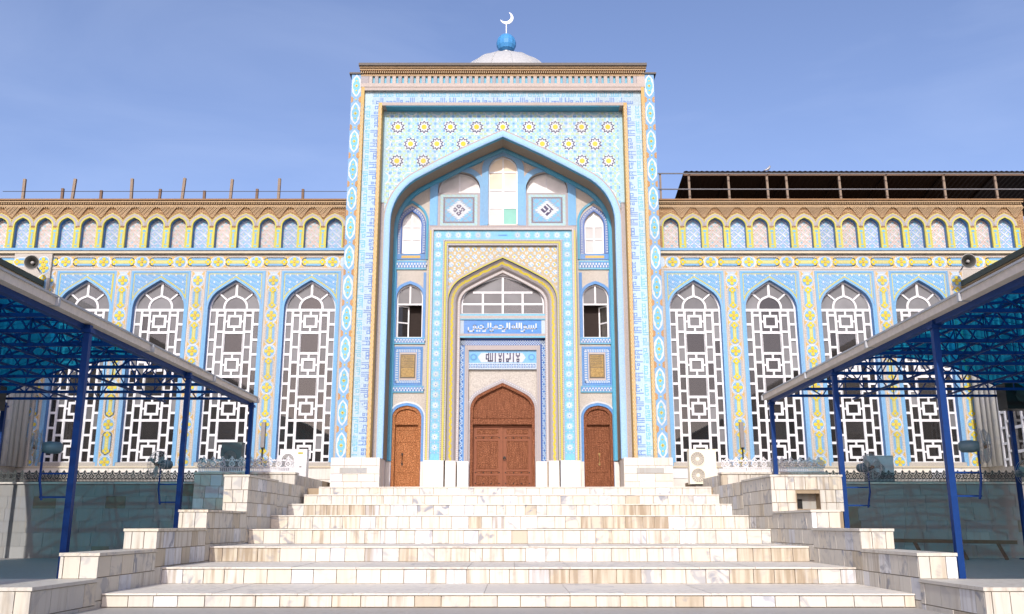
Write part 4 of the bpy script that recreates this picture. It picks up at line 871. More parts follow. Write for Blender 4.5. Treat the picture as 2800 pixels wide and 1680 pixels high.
# window lattice pieces
WHW = .965
def lattice(parent, cx, y, side):
    z0, zt = .94, 6.54; w = .085; c0 = cx - WHW
    outer = arch(cx, WHW, z0, 6.55, 7.66, .88)
    win = put('window', band(offset(outer, -.012), offset(outer, -.07), y - .05, y + .03, WHITEP), parent)
    def V(x, za, zb, ww=w): box('glazing_bar', win, (x - ww / 2, x + ww / 2), (y - .045, y + .025), (za, zb), WHITEP)
    def H(xa, xb, z, ww=w): box('glazing_bar', win, (xa, xb), (y - .043, y + .023), (z - ww / 2, z + ww / 2), WHITEP)
    def PN(xa, xb, za, zb, m): box('pane', win, (xa, xb), (y - .008, y - .002), (za, zb), m)
    xs = [cx - WHW + .03, cx - .665, cx - .37, cx + .37, cx + .665, cx + WHW - .03]
    for x in xs[1:5]: V(x, z0, zt)
    H(cx - WHW, cx + WHW, zt, .10); H(cx - WHW, cx + WHW, z0, .07)
    for sx in (-1, 1):
        a, b_ = sorted((cx + sx * .665, cx + sx * WHW)); z = zt - .55; prev = zt
        zz = [6.0, 5.42, 4.87, 4.32, 3.79, 3.26, 2.72, 2.18, 1.64, 1.16]
        for k, zc in enumerate(zz): H(a, b_, zc); PN(a, b_, zc, prev, GL_D if (zc > 4.2 and R.random() < .92) or R.random() < .12 else GL_C); prev = zc
        PN(a, b_, z0, prev, GL_C); a, b_ = sorted((cx + sx * .37, cx + sx * .665)); prev = zt
        for zc in [6.34, 5.72, 5.14, 4.58, 4.06, 3.52, 2.98, 2.45, 1.92, 1.38]: H(a, b_, zc); PN(a, b_, zc, prev, GL_D if (zc > 4.2 and R.random() < .9) or R.random() < .12 else GL_C); prev = zc
        PN(a, b_, z0, prev, GL_C)
    for mt, mb_ in ((6.50, 5.72), (4.88, 4.08), (3.27, 2.48), (1.68, .97)):
        zc = (mt + mb_) / 2; H(cx - .37, cx + .37, mb_ - .03, .09)
        if mt < 6.4: H(cx - .37, cx + .37, mt + .03, .09)
        for e in (-1, 1): V(cx + e * .215, zc - .245, zc + .245, .09); H(cx - .26, cx + .26, zc + e * .20, .09); H(*sorted((cx + e * .22, cx + e * .37)), zc, .07)
        V(cx, zc + .22, mt, .07); V(cx, mb_, zc - .22, .07); PN(cx - .37, cx + .37, mb_, mt, GL_D if zc > 4 and R.random() < .6 else GL_C)
    for zt_, zb_ in ((5.66, 4.92), (4.02, 3.33), (2.42, 1.74)):
        PN(cx - .37, cx + .37, zb_, zt_, GL_C)
        for e in (-1, 1): V(cx + e * .345, zb_, zt_, .05)
    # fan light
    fan = arch(cx, .46, zt, 6.64, 7.12, .44); put('fan_bar', band(fan, offset(fan, -.075), y - .044, y + .02, WHITEP), win)
    bar('glazing_bar', win, (cx, y - .01, 7.08), (cx, y - .01, 7.62), .085, .06, WHITEP)
    for e in (-1, 1): bar('glazing_bar', win, (cx + e * .31, y - .01, 6.90), (cx + e * .73, y - .01, 7.27), .08, .06, WHITEP)
    for k in range(4):
        t0 = [(-1, [(-WHW + .04, zt), (-.46, zt), (-.42, 6.8), (-.33, 6.95), (-.70, 7.30), (-.88, 7.0)]), (-1, [(-.33, 6.95), (0, 7.1), (0, 7.62), (-.70, 7.30)])][k % 2][1]
        e = 1 if k < 2 else -1; pts = [(cx + e * p[0], p[1]) for p in t0]
        put('pane', prism(pts, y - .008, y - .002, GL_D), win)
    put('pane', prism(offset(fan, -.05), y - .008, y - .002, GL_D if R.random() < .6 else GL_C), win)
    return win
CX = [7.12, 9.93, 12.72, 15.48]
GM = [glaze('cream specks', C(232, 226, 216)), glaze('rose specks', C(220, 194, 178)), ORA, WHITE, BLUE, PALE, glaze('sand specks', C(228, 204, 176))]
def ground_grid(length, period, phase, w=18, c=.03):
    n = int(length / c); g = np.zeros((n, w), int)
    for r in range(n):
        for k in range(w):
            e = min(k, w - 1 - k); x = abs((k + .5 - w / 2) * c); z = ((r + .5) * c - phase) % period; z = min(z, period - z); d = math.hypot(x, z); zb = abs(z - period / 2) ; inb = zb < .42
            if e == 0: v = 0
            elif e == 1: v = 1 if r % 2 else 0
            elif e == 2: v = 0 if r % 3 else 6
            else:
                v = 2 if (k * 3 + r * 5) % 7 < 2 else (6 if (r + k) % 2 else 0)
                if d < .265: v = 3
                if d < .235: v = 4
                if inb and x < .215: v = 3 if x > .19 else 5
            g[r, k] = v
    return g
def wing(s, lab):
    t = thing('mosque_wing', (s * 12, 1, 0), lab, 'building', 'tiled wings of the mosque')
    a, b = sorted((s * 5.75, s * 19.6))
    wins = [arch(s * c, WHW, .94, 6.55, 7.66, .88) for c in CX]
    put('wall', prism([(a, .7), (a, 8.66), (b, 8.66), (b, .7)], YWG, YWG + .38, BEIGE, wins), t)
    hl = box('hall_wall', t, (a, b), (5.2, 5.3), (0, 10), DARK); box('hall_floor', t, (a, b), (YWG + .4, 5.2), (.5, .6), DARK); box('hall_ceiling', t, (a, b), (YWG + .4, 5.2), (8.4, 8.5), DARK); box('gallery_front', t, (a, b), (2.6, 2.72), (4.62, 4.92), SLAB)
    for c in (8.5, 11.3, 14.1): box('hall_column', t, (s * c - .2, s * c + .2), (3.2, 3.6), (.6, 8.4), SLAB)
    for c in CX: lattice(t, s * c, YWG + .26, s)
    # blue bay borders, arch reveals and patterned spandrels
    for c in CX:
        cx = s * c; P = arch(cx, WHW, .94, 6.55, 7.66, .88)
        put('window_reveal', loft([(offset(P, -.008), YWG - .012), (offset(P, -.008), YWG + .3)], [BLUE2]), t)
        put('bay_border', band([(cx - 1.10, .80), (cx - 1.10, 7.99), (cx + 1.10, 7.99), (cx + 1.10, .80)], [(cx - 1.03, .80), (cx - 1.03, 7.92), (cx + 1.03, 7.92), (cx + 1.03, .80)], YWG - .022, YWG + .01, BLUE), t)
        put('arch_border', band(offset(P, .07), offset(P, -.012), YWG - .016, YWG + .01, BLUE), t)
        n = int(2.06 / .03); g = -np.ones((int(1.5 / .03), n), int)
        P1, P2 = offset(P, .07), offset(P, .115)
        for r in range(g.shape[0]):
            for k in range(n):
                x, z = cx - 1.03 + (k + .5) * .03, 6.45 + (r + .5) * .03
                if in_arch(x, z, P1) or z > 7.93 or z < 6.75: continue
                v = 0; mm = (k * 7 + r * 3) % 11
                if mm < 2: v = 1
                elif mm == 5: v = 2
                if (k - n // 2) % 9 in (0, 1) and r % 9 in (0, 1): v = 3
                if in_arch(x, z, P2) or (z > 7.85) or abs(x - cx) > .96: v = 4
                if abs(x - cx) > .995 or z > 7.89: v = 0
                g[r, k] = v
        mosaic('spandrel_mosaic', t, cx - 1.03, 6.45, g, .03, YWG - .006, [BLUE, BLUE2, PALE, WHITE, YGRN])
    # pilasters with medallions
    pil = [c + 1.4 for c in CX]
    for c in pil:
        cx = s * c; p = box('pilaster', t, (cx - .27, cx + .27), (YWG - .012, YWG + .01), (.80, 8.0), PILG)
        if 'pil' not in NMESH: NMESH['pil'] = mosaic('ground_mosaic', p, -.27, .82, ground_grid(7.16, 1.335, 7.62 - .82), .03, YWG - .0125, GM, Matrix.Translation((cx, 0, 0))).data
        else: put('ground_mosaic', NMESH['pil'], p, Matrix.Translation((cx, 0, 0)), 'stuff')
        z = 7.62; k = 0
        while z > .9:
            put('flower_medallion', CROSS, p, Matrix.Translation((cx, YWG - .014, z)))
            if z - .68 > 1.1: put('bar_medallion', BARM, p, Matrix.Translation((cx, YWG - .014, z - .66)))
            for e in (-1, 1):
                for dz in (-.26, .26):
                    if z + dz > .9 and z + dz < 7.95: put('corner_leaf', SIDEM, p, Matrix.Translation((cx + e * .175, YWG - .014, z + dz)) @ Matrix.Diagonal((-e, 1, 1, 1)))
            z -= 1.335
    # half pilaster beside the portal
    p = box('pilaster', t, sorted((s * 5.75, s * 5.98)), (YWG - .012, YWG + .01), (.80, 8.0), PILG)
    # frieze
    fz = box('frieze', t, (a, b), (YWG - .012, YWG + .01), (8.06, 8.60), PILG); gf = ground_grid(13.6, 1.425, 6.35 - 5.9).T; mosaic('ground_mosaic', fz, 5.9 if s > 0 else -19.5, 8.065, gf if s > 0 else gf[:, ::-1], .03, YWG - .0125, GM)
    k = 0; x = 6.35
    while x < 19.3:
        put('flower_medallion', CROSS, fz, Matrix.Translation((s * x, YWG - .014, 8.335))); put('bar_medallion', BARH, fz, Matrix.Translation((s * (x + .71), YWG - .014, 8.335)) @ ROT)
        for e in (-1, 1):
            for dz in (-1, 1): put('corner_leaf', SIDEM, fz, Matrix.Translation((s * x + e * .27, YWG - .014, 8.335 + dz * .16)) @ Matrix.Rotation(dz * math.pi / 2, 4, 'Y'))
        x += 1.425
    # plinth
    pl = box('plinth', t, (a, b), (YWG - .06, YWG + .4), (0, .74), GROUT); tiled_face(pl, 'x', YWG - .06, a, b, 0, .74, MARBW, hgt=.4, wmin=.9, wmax=1.4, name='plinth_slab'); box('plinth_sill', pl, (a, b), (YWG - .13, YWG + .3), (.74, .80), CREAM)
    # cornice with niches
    nx = [s * (6.32 + i * NP) for i in range(NS)]
    holes = [[(cx + x, z) for x, z in npath] for cx in nx]
    ar = put('arcade', prism([(a, 8.74), (a, 10.46), (b, 10.46), (b, 8.74)], YWG - .16, YWG + .07, BRICKW, holes), t)
    bkl = box('arcade_back', t, (a, b), (YWG + .07, YWG + .5), (8.66, 10.5), BLUE)
    for i, cx in enumerate(nx):
        M = Matrix.Translation((cx, 0, 0)); n = put('niche', niche_reveal, ar, M)
        if i < 2: pass
        k = i % 2 if s < 0 else (i + 1) % 2
        if (s, k) not in NMESH: NMESH[(s, k)] = mosaic('niche_mosaic', n, -.3, 8.84, NG[k], .03, YWG + .066, NM[k], M).data
        else: put('niche_mosaic', NMESH[(s, k)], n, M, 'stuff')
        put('arch_rim', arch_rim1, ar, M); put('arch_rim', arch_rim2, ar, M); put('arch_rim', arch_rim3, ar, M)
        xm = cx + s * NP / 2; pier = box('pier_tile', ar, (xm - .105, xm + .105), (YWG - .172, YWG - .15), (8.84, 9.62), YGRN)
        box('pier_line', pier, (xm - .03, xm + .03), (YWG - .178, YWG - .16), (9.0, 9.42), BLUE); box('pier_line', pier, (xm - .055, xm + .055), (YWG - .176, YWG - .16), (9.46, 9.54), CYAN); box('pier_line', pier, (xm - .055, xm + .055), (YWG - .176, YWG - .16), (8.88, 8.95), CYAN)
        put('brick_corbel', CORB, ar, Matrix.Translation((xm, 0, 0)))
    box('blue_sill', ar, (a, b), (YWG - .19, YWG - .1), (8.74, 8.835), BLUE); box('cream_cornice', ar, (a, b), (YWG - .15, YWG + .1), (8.64, 8.738), CREAM)
    cz = box('brick_cornice', t, (a, b), (YWG - .20, YWG + .5), (10.462, 10.53), BRICK); db = MB()
    n = int((b - a) / .088)
    for i in range(n): x = a + i * .088; db.box((x, x + .046), (YWG - .27, YWG - .1), (10.545, 10.585), 0); db.box((x + .03, x + .072), (YWG - .24, YWG - .1), (10.39, 10.425), 0)
    put('dentils', db.mesh([BRICK]), cz, kind='stuff')
    box('brick_course', cz, (a, b), (YWG - .16, YWG + .5), (10.53, 10.60), BRICK2); box('brick_course', cz, (a, b), (YWG - .29, YWG + .5), (10.60, 10.64), BRICK); box('brick_course', cz, (a, b), (YWG - .22, YWG + .5), (10.64, 10.67), BRICK2); box('brick_course', cz, (a, b), (YWG - .32, YWG + .5), (10.67, 10.73), BROWN)
    box('brick_course', cz, (a, b), (YWG - .24, YWG - .1), (10.435, 10.462), BRICK)
    box('roof_slab', t, (a, b), (YWG + .1, 22), (10.4, 10.66), BROWN)
    return t
NMESH = {}
wl_ = wing(-1, 'long tiled wing left of the portal, with bare timber posts on its roof'); wr_ = wing(1, 'long tiled wing right of the portal, under the open rusty roof shed')
# projecting corner pier of the left wing
pz = box('corner_pier', wl_, (-18.2, -16.80), (YWG - .13, YWG + .05), (.8, 8.638), BEIGE)
for z in [7.4 - i * 1.335 for i in range(5)]: put('flower_medallion', CROSS, pz, Matrix.Translation((-17.05, YWG - .135, z + .66))); put('bar_medallion', BARM, pz, Matrix.Translation((-17.05, YWG - .135, z)))
put('flower_medallion', CROSS, pz, Matrix.Translation((-17.1, YWG - .135, 8.3))); put('bar_medallion', BARH, pz, Matrix.Translation((-17.75, YWG - .135, 8.3)) @ ROT)
# meter boxes and red extinguishers
for x, lab in ((-8.53, 'grey upright cable box fixed beside the window nearest the portal on the left'), (8.55, 'grey upright cable box fixed beside the window nearest the portal on the right')):
    o = thing('cable_box', (x, YWG - .1, 1.4), lab, 'cable box', 'cable boxes'); box('housing', o, (x - .07, x + .07), (YWG - .14, YWG - .015), (1.45, 2.35), GRILL); box('cable', o, (x - .02, x + .02), (YWG - .1, YWG - .06), (.8, 1.45), BLACK)

# ------------------------------------------------------------------ side buildings enclosing the court
def side_building(s, lab):
    t = thing('side_building', (s * 18.5, -14, -2.17), lab, 'building', 'side wings of the court'); x = s * 17.2
    b_ = box('wall', t, sorted((x, s * 24)), (-34, .85), (-2.6, 7.05), BEIGE)
    box('dark_plinth', t, sorted((x - s * .05, s * 24)), (-34, .8), (-2.6, .0), MARBG)
    for k, (za, zb, pr, m) in enumerate(((7.05, 7.12, .10, YGRN), (7.12, 7.30, .16, BRICK2), (7.30, 7.35, .20, BRICK), (7.35, 7.55, .26, OLIVE))): box('cornice_course', t, sorted((x - s * pr, s * 24)), (-34, .80), (za, zb), m)
    b = MB(); y = -33.9
    while y < .6: b.box(sorted((x - s * .19, x - s * .1)), (y, y + .06), (7.14, 7.29)); y += .13
    put('dentils', b.mesh(BRICK), t, kind='stuff')
    # fluted corner shafts
    for i, (dx, dy) in enumerate(((.32, .66), (.22, .42), (.16, .18), (.12, -.06))):
        b = MB(); b.tube([(x - s * (dx - .1), dy, .75), (x - s * (dx - .1), dy, 7.0)], .13, 12); put('corner_shaft', b.mesh(MARBG, True), t)
    # lattice windows along the court
    for yc in (-1.35, -4.7, -8.0):
        w = box('window', t, sorted((x - s * .01, x + s * .05)), (yc - 1.0, yc + 1.0), (.7, 6.4), GL_C)
        for e in (-1, -.66, -.36, .36, .66, 1): box('glazing_bar', w, sorted((x - s * .06, x + s * .02)), (yc + e - .045, yc + e + .045), (.7, 6.4), WHITEP)
        for k in range(11):
            for ya, yb in ((-1, -.66), (.66, 1)): box('glazing_bar', w, sorted((x - s * .058, x + s * .02)), (yc + ya, yc + yb), (.9 + k * .53, .98 + k * .53), WHITEP)
            for ya, yb in ((-.66, -.36), (.36, .66)): box('glazing_bar', w, sorted((x - s * .058, x + s * .02)), (yc + ya, yc + yb), (1.16 + k * .5, 1.24 + k * .5), WHITEP)
        for k in range(7): box('glazing_bar', w, sorted((x - s * .058, x + s * .02)), (yc - .36, yc + .36), (1.1 + k * .8, 1.2 + k * .8), WHITEP)
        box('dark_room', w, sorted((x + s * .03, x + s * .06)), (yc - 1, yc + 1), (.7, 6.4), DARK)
side_building(-1, 'low side wing with dark green roof edge at the left picture edge'); side_building(1, 'low side wing with dark green roof edge at the right picture edge')

# ------------------------------------------------------------------ canopies
def canopy(s, xi, xo, ze, lab):
    t = thing('canopy', (s * 11, -16, -2.17), lab, 'canopy', 'blue arched canopies over the court'); xc, hw, rise = (xi + xo) / 2, abs(xo - xi) / 2, 1.12
    y0, y1 = -58.0, -5.5  # unseen run behind the camera, added to block sky light and bounce
    def top(x): u = (x - xc) / hw; return ze + .14 + rise * (1 - u * u)
    n = 22; ny = 32; xsn = [xi + (xo - xi) * i / n for i in range(n + 1)]
    for j in range(ny):                              # roof laid in sheets
        ya = y0 + (y1 - y0) * j / ny; yb = y0 + (y1 - y0) * (j + 1) / ny + .05; dz = .006 * (j % 2)
        v = [(x, y, top(x) + dz) for y in (ya, yb) for x in xsn]; f = [(i, i + 1, n + 2 + i, n + 1 + i) for i in range(n)]
        put('roof_sheet', mesh_of(v, f, POLY, None, True), t)
    nt = 18
    for k in range(nt):
        y = y1 - .12 - k * 1.35; lo = ze + .06
        if y < y0: break
        tr = box('truss', t, sorted((xi, xo)), (y - .035, y + .035), (lo - .035, lo + .035), NAVYP)
        b = MB(); b.tube([(x, y, top(x) - .06) for x in xsn], .035, 5); put('top_chord', b.mesh(NAVYP), tr)
        m = 5
        for i in range(m):
            xa, xb = xi + (xo - xi) * i / m, xi + (xo - xi) * (i + 1) / m; xm = (xa + xb) / 2
            bar('brace', tr, (xa, y, lo), (xm, y, top(xm) - .06), .03, .03, NAVYP); bar('brace', tr, (xm, y, top(xm) - .06), (xb, y, lo), .03, .03, NAVYP); bar('hanger', tr, (xm, y, top(xm) - .06), (xm, y, lo), .02, .02, NAVYP)
    for i in range(1, 6):
        x = xi + (xo - xi) * i / 6; box('purlin', t, (x - .03, x + .03), (y0, y1), (top(x) - .09, top(x) - .03), NAVYP)
        box('lower_stringer', t, (x - .022, x + .022), (y0, y1), (ze - .045, ze), NAVYP) if i % 2 == 0 else None
    d = -s
    for i in range(0, 12, 2):                              # diagonal bracing between trusses near the eaves
        ya = y1 - .12 - i * 1.35; xa, xb = xi + (xo - xi) * .1, xi + (xo - xi) * .35
        bar('wind_brace', t, (xa, ya, top(xa) - .1), (xb, ya - 1.35, top(xb) - .1), .03, .03, NAVYP); bar('wind_brace', t, (xb, ya, top(xb) - .1), (xa, ya - 1.35, top(xa) - .1), .03, .03, NAVYP)
    # eaves beam and gutter
    box('eaves_beam', t, sorted((xi - .06, xi + .06)), (y0, y1 + .1), (ze - .10, ze - .0), NAVYP); L_ = (y1 + .35 - y0) / 13
    for k in range(13):
        ya = y0 + k * L_; g_ = box('gutter', t, sorted((xi + d * .04, xi + d * .22)), (ya, ya + L_ - .02), (ze + .0, ze + .13), GUT); box('gutter_lip', g_, sorted((xi + d * .02, xi + d * .25)), (ya, ya + L_ - .02), (ze + .13, ze + .165), GUTT)
        box('gutter_seam', g_, sorted((xi + d * .02, xi + d * .275)), (ya + L_ - .06, ya + L_ - .0), (ze - .006, ze + .128), GUTT)
    box('eaves_beam', t, sorted((xo - .06, xo + .06)), (y0, y1 + .1), (ze - .10, ze), NAVYP)
    for xx in (-7.22 if s < 0 else 7.90, xo):
        for y in (-5.35, -10.7, -15.95, -21.2, -26.4, -31.6, -36.9, -42, -47.3, -52.5): 
            p = box('post', t, (xx - .055, xx + .055), (y - .055, y + .055), (-2.17, ze - .02), NAVYP); box('base_plate', p, (xx - .17, xx + .17), (y - .17, y + .17), (-2.17, -2.14), NAVYP)
            box('post_cap', p, (xx - .09, xx + .09), (y - .09, y + .09), (ze - .16, ze - .10), NAVYP)
    return t
canopy(-1, -7.34, -14.42, 2.26, 'arched blue polycarbonate canopy on navy posts over the left court'); canopy(1, 7.94, 14.82, 2.34, 'arched blue polycarbonate canopy on navy posts over the right court')

# ------------------------------------------------------------------ fans on the canopy posts
def fan(x, y, z, px, yaw, lab, mat=FANB, rr=.30):
    t = thing('fan', (x, y, z - .9), lab, 'fan', 'electric fans bracketed to the canopy posts')
    b = MB(); b.tube([(x, y, z - .05), (x, y, z - .55), (x + (px - x) * .12, y, z - .9)], .022, 6); put('pole', b.mesh(NAVYP), t)
    for dz in (-.45, -.85): bar('bracket', t, (x + (px - x) * .05, y, z + dz), (px, y, z + dz), .03, .03, NAVYP)
    M = Matrix.Translation((x, y, z)) @ Matrix.Rotation(yaw, 4, 'Z')
    b = MB(); b.tube([(0, -.02, .0), (0, .10, 0), (0, .26, .0), (0, .30, 0)], [.085, .11, .10, .06], 12); hd = put('motor', b.mesh(plain('fan motor', (.10, .17, .20), .4), True), t, M)
    b = MB()
    for k in range(3): b.tube([(rr * math.cos(a * math.pi / 12) * (1, .98, .7)[k], -.12 - .07 * (k - 1), rr * math.sin(a * math.pi / 12) * (1, .98, .7)[k]) for a in range(24)], .006, 4, closed=True)
    for a in range(20):
        c, s_ = math.cos(a * math.pi / 10), math.sin(a * math.pi / 10); b.tube([(.06 * c, -.21, .06 * s_), (.7 * rr * c, -.19, .7 * rr * s_), (rr * c, -.12, rr * s_), (.7 * rr * c, -.05, .7 * rr * s_), (.08 * c, -.02, .08 * s_)], .004, 3)
    put('cage', b.mesh(METAL), t, M)
    for k in range(3):
        a = 2 * math.pi * k / 3 + .4; b = MB(); pts = []
        for i in range(9):
            u = i / 8; pts.append((math.cos(a + .75 * u - .2) * rr * (.25 + .65 * math.sin(math.pi * (u * .8 + .15))), -.12 + .06 * (u - .5), math.sin(a + .75 * u - .2) * rr * (.25 + .65 * math.sin(math.pi * (u * .8 + .15)))))
        b.add([(0, -.12, 0)] + pts, [(0, i, i + 1) for i in range(1, 9)]); put('blade', b.mesh(mat), hd, M)
    b = MB(); b.tube([(0, -.17, 0), (0, -.10, 0)], [.03, .05], 10); put('hub', b.mesh(IRON), hd, M)
fan(-7.8, -15.9, .08, -7.22, math.radians(-62), 'grey fan seen from the side on the nearest left canopy post')
fan(-7.7, -10.7, .12, -7.22, math.radians(-30), 'dark fan in shade on the second left canopy post')
fan(8.45, -15.9, .10, 7.9, math.radians(70), 'grey fan seen from the side on the nearest right canopy post')
fan(8.5, -10.7, .05, 7.9, math.radians(25), 'dark fan in shade on the second right canopy post')
fan(14.72, -5.9, .18, 14.82, math.radians(15), 'pale green fan with brown hub at the right picture edge', rr=.36)

# ------------------------------------------------------------------ air conditioners
def outdoor_unit(x0, x1, y, z0, z1, fans, body, lab, legs=True):
    t = thing('air_conditioner', ((x0 + x1) / 2, y, z0), lab, 'air conditioner', 'outdoor air conditioner units'); b_ = box('casing', t, (x0, x1), (y, y + .34), (z0 + .04, z1), body); box('lid', b_, (x0 - .01, x1 + .01), (y - .01, y + .35), (z1, z1 + .02), body)
    for cx, cz, r in fans:
        b = MB(); b.tube([(cx, y, cz), (cx, y - .025, cz)], [r, r * .97], 24); gr = put('fan_grille', b.mesh(GRILL), t)
        b = MB(); [b.tube([(cx + r * k / 6 * math.cos(a * math.pi / 12), y - .03, cz + r * k / 6 * math.sin(a * math.pi / 12)) for a in range(24)], .006, 3, closed=True) for k in range(2, 7)]
        for a in range(16): b.bar((cx + r * .3 * math.cos(a * math.pi / 8), y - .03, cz + r * .3 * math.sin(a * math.pi / 8)), (cx + r * math.cos(a * math.pi / 8), y - .03, cz + r * math.sin(a * math.pi / 8)), .005, .005)
        put('grille_wire', b.mesh(body), gr, kind='stuff'); b = MB(); b.tube([(cx, y - .02, cz), (cx, y - .04, cz)], r * .27, 16); put('fan_hub', b.mesh(body), gr)
    box('feet', t, (x0 + .05, x1 - .05), (y + .05, y + .3), (z0, z0 + .04), BLACK) if legs else None
    return t
ac = outdoor_unit(-7.08, -6.22, -2.3, -.0, 1.12, [(-6.82, .80, .19)], ACW, 'white outdoor air conditioner beside the top of the steps on the left'); box('blank_panel', ac, (-6.55, -6.24), (-2.318, -2.3), (.06, 1.08), WHITEP); box('rating_label', ac, (-6.50, -6.34), (-2.323, -2.31), (.98, 1.04), YGRN); box('badge', ac, (-6.44, -6.37), (-2.323, -2.31), (.56, .60), GRILL)
outdoor_unit(6.02, 6.88, -2.3, -.0, 1.12, [(6.28, .83, .215), (6.28, .31, .215)], ACC, 'cream outdoor air conditioner with two round fans, right of the doors')
outdoor_unit(11.9, 12.75, -1.8, .0, .95, [(12.2, .5, .25)], plain('grey enamel', (.40, .45, .47), .5), 'grey outdoor air conditioner on the terrace behind the right canopy')
outdoor_unit(-9.0, -8.35, -2.2, .0, 1.35, [(-8.7, .9, .2)], plain('dark green enamel', (.10, .13, .13), .5), 'dark outdoor air conditioner behind the left railing')

# ------------------------------------------------------------------ loudspeakers
def horn(x, y, z, yaw, lab):
    t = thing('horn_loudspeaker', (x, y, z), lab, 'loudspeaker', 'horn loudspeakers at the roof corners'); M = Matrix.Translation((x, y, z)) @ Matrix.Rotation(yaw, 4, 'Z') @ Matrix.Rotation(math.radians(98), 4, 'X')
    b = MB(); b.lathe([(.05, -.45), (.07, -.3), (.11, -.15), (.19, -.03), (.25, .02), (.265, .03), (.25, .035), (.17, -.02), (.10, -.12), (.05, -.2), (.0, -.2)], 28); put('bell', b.mesh(HORN, True), t, M)
    b = MB(); b.tube([(.258 * math.cos(a * math.pi / 16), .258 * math.sin(a * math.pi / 16), .03) for a in range(32)], .014, 6, closed=True); put('rim', b.mesh(HORN2), t, M)
    b = MB(); b.lathe([(.0, .0), (.05, -.01), (.06, -.08), (.045, -.16)], 16); put('phase_plug', b.mesh(HORN2, True), t, M)
    bar('bracket', t, (x, y + .3, z - .02), (x + (.25 if x < 0 else -.25), y + .25, z - .35), .04, .04, METAL)
horn(-17.0, -.1, 8.0, math.radians(8), 'round dark horn loudspeaker above the left canopy'); horn(16.85, -.1, 8.05, math.radians(-8), 'round dark horn loudspeaker above the right canopy')
for x0, x1, lab in ((-15.1, -14.1, 'black loudspeaker box hanging at the left picture edge'), (14.2, 15.6, 'black loudspeaker box hanging at the right picture edge')):
    t = thing('loudspeaker_box', ((x0 + x1) / 2, -5.9, 1.6), lab, 'loudspeaker', 'black loudspeaker boxes'); cb = box('cabinet', t, (x0, x1), (-6.4, -5.9), (1.93, 2.66), BLACK); b = MB(); [b.tube([((x0 + x1) / 2 + e * .25, -6.4, 2.3), ((x0 + x1) / 2 + e * .25, -6.42, 2.3)], .19, 16) for e in (-1,)]; put('driver', b.mesh(HORN), t); box('hanger', t, ((x0 + x1) / 2 - .02, (x0 + x1) / 2 + .02), (-6.2, -6.16), (2.66, 2.9), NAVYP)

# ------------------------------------------------------------------ roof clutter
k = 0
ORD = ['leftmost', 'second from the left', 'third from the left', 'fourth from the left', 'fifth from the left', 'sixth from the left']
for i, x in enumerate((-18.8, -16.9, -14.55, -12.6, -10.7, -8.8)):
    t = thing('roof_post', (x, 2.0, 10.66), f'tall bare timber post on the left roof, {ORD[i]} of six', 'post', 'tall roof posts'); bar('timber', t, (x, 2.0, 10.6), (x + R.uniform(-.06, .08), 2.0, 12.05 + R.uniform(-.05, .08)), .10, .10, POST); box('shoe', t, (x - .1, x + .1), (1.9, 2.1), (10.66, 10.72), POST)
for i, x in enumerate((-18.3, -16.7, -14.3, -12.4, -10.25, -8.3)):
    t = thing('roof_stub', (x, 5.0, 10.66), f'short dark timber stub on the left roof, {ORD[i]} of six', 'post', 'short roof posts'); bar('timber', t, (x, 4.0, 10.6), (x + R.uniform(-.04, .04), 4.0, 12.36 + R.uniform(-.08, .08)), .10, .10, IRON)
tag(bar('roof_cable', None, (-19.4, 1.6, 11.36), (-5.8, 1.6, 11.36), .018, .018, BLACK), 'thin wire stretched along the left roof between the timber posts', 'wire')
sh = thing('roof_shed', (13, 4, 10.66), 'open rusty roof shed with corrugated edge on the right roof', 'shed')
x0, x1, n = 7.0, 22.0, 150; b = MB()
def shz(y): return 12.08 - (y - 1.4) * .165
v = []; f = []
for i in range(n + 1):
    x = x0 + (x1 - x0) * i / n; z = .03 * (i % 2)
    v += [(x, 1.35, shz(1.35) + z), (x, 9.6, shz(9.6) + z), (x, 1.35, shz(1.35) + z - .02), (x, 9.6, shz(9.6) + z - .02)]
for i in range(n): a = 4 * i; f += [(a, a + 4, a + 5, a + 1), (a + 2, a + 3, a + 7, a + 6), (a, a + 2, a + 6, a + 4)]
put('corrugated_roof', mesh_of(v, f, ROOF), sh); box('back_wall', sh, (x0 + .2, x1), (9.4, 9.5), (10.4, shz(9.4)), ROOF)
for x in (7.22, 8.75, 10.25, 11.0, 13.05, 14.85, 17.1, 19.1): bar('post', sh, (x, 1.5, 10.66), (x - .02, 1.5, 12.03), .08, .08, POST); bar('rafter', sh, (x, 1.4, shz(1.4) - .05), (x, 9.4, shz(9.4) - .05), .06, .08, ROOF)
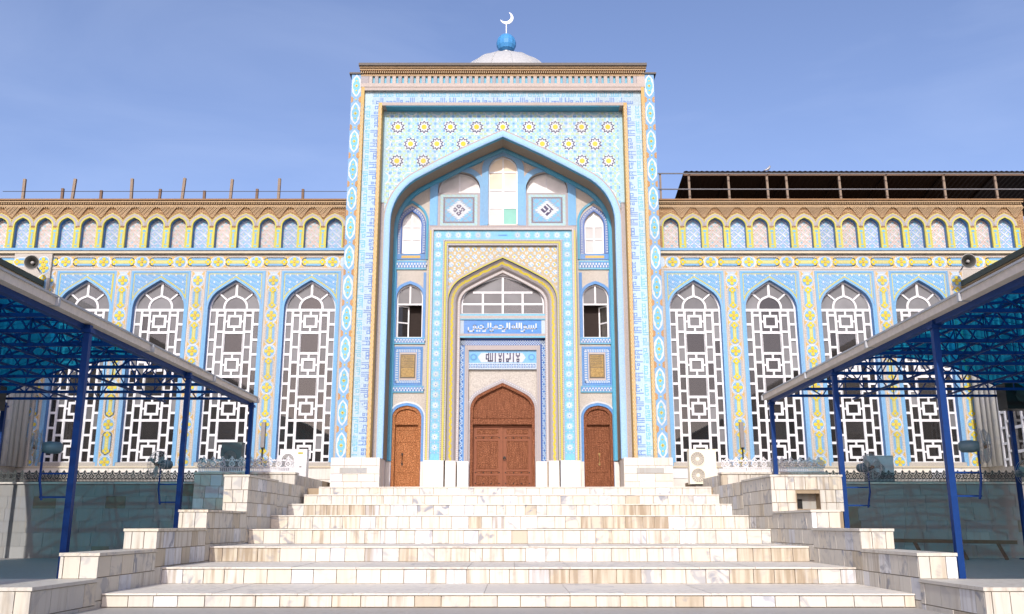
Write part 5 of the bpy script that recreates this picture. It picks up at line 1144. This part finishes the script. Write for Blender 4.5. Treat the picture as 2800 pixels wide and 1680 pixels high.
for x in (10.2, 12.6, 14.9, 16.8): bar('back_post', sh, (x, 6.0, 10.66), (x, 6.0, shz(6) - .05), .08, .08, IRON); bar('diagonal_brace', sh, (x, 6.0, 11.0), (x + .8, 6.0, shz(6) - .1), .05, .05, IRON)
bar('purlin', sh, (x0, 1.45, 11.98), (x1, 1.45, 11.98), .06, .06, IRON)
rl = thing('roof_rail', (9, 1.2, 10.7), 'thin grey pipe guard rail along the front of the right roof', 'railing')
for z in (11.92, 11.28): bar('pipe', rl, (5.8, 1.15, z), (20, 1.15, z), .04, .04, plain('dull pipe', (.14, .14, .15), .7))
for x in (6.05,): bar('upright', rl, (x, 1.2, 10.66), (x, 1.2, 11.92), .07, .05, POST)
bd = thing('pigeon', (10.3, 1.5, 12.1), 'small grey bird perched on the corrugated roof edge', 'bird')
b = MB(); b.tube([(10.14, 1.5, 12.19), (10.2, 1.5, 12.2), (10.3, 1.5, 12.24), (10.37, 1.5, 12.31), (10.39, 1.5, 12.37), (10.43, 1.5, 12.36)], [.012, .03, .055, .045, .03, .006], 8); put('body', b.mesh(METAL, True), bd)
for e in (-.02, .02): bar('leg', bd, (10.31, 1.5 + e, 12.1), (10.31, 1.5 + e, 12.2), .008, .008, IRON)
# timber trestle lying in the shade of the right court
tt = thing('timber_trestle', (11, -6, -2.17), 'dark low timber trestle in the shade by the right terrace wall', 'trestle'); bar('top_beam', tt, (9.0, -5.6, -1.62), (14.4, -5.6, -1.70), .12, .10, IRON)
for x in (9.6, 10.6, 11.6, 12.8, 13.9): bar('leg', tt, (x - .05, -5.6, -1.65), (x + .12, -5.75, -2.17), .08, .08, IRON)
for s, x in ((-1, -11.75), (1, 16.28)):
    t = thing('fire_extinguisher', (x, 1.5, .95), 'red fire extinguisher behind the lattice, ' + ('left wing' if s < 0 else 'right wing'), 'extinguisher'); b = MB(); b.lathe([(.0, 0), (.08, .0), (.085, .05), (.085, .38), (.05, .46), (.02, .5)], 14, 0, (x, 1.5, .95)); put('cylinder', b.mesh(RED, True), t); box('valve', t, (x - .03, x + .05), (1.47, 1.53), (1.45, 1.52), BLACK)
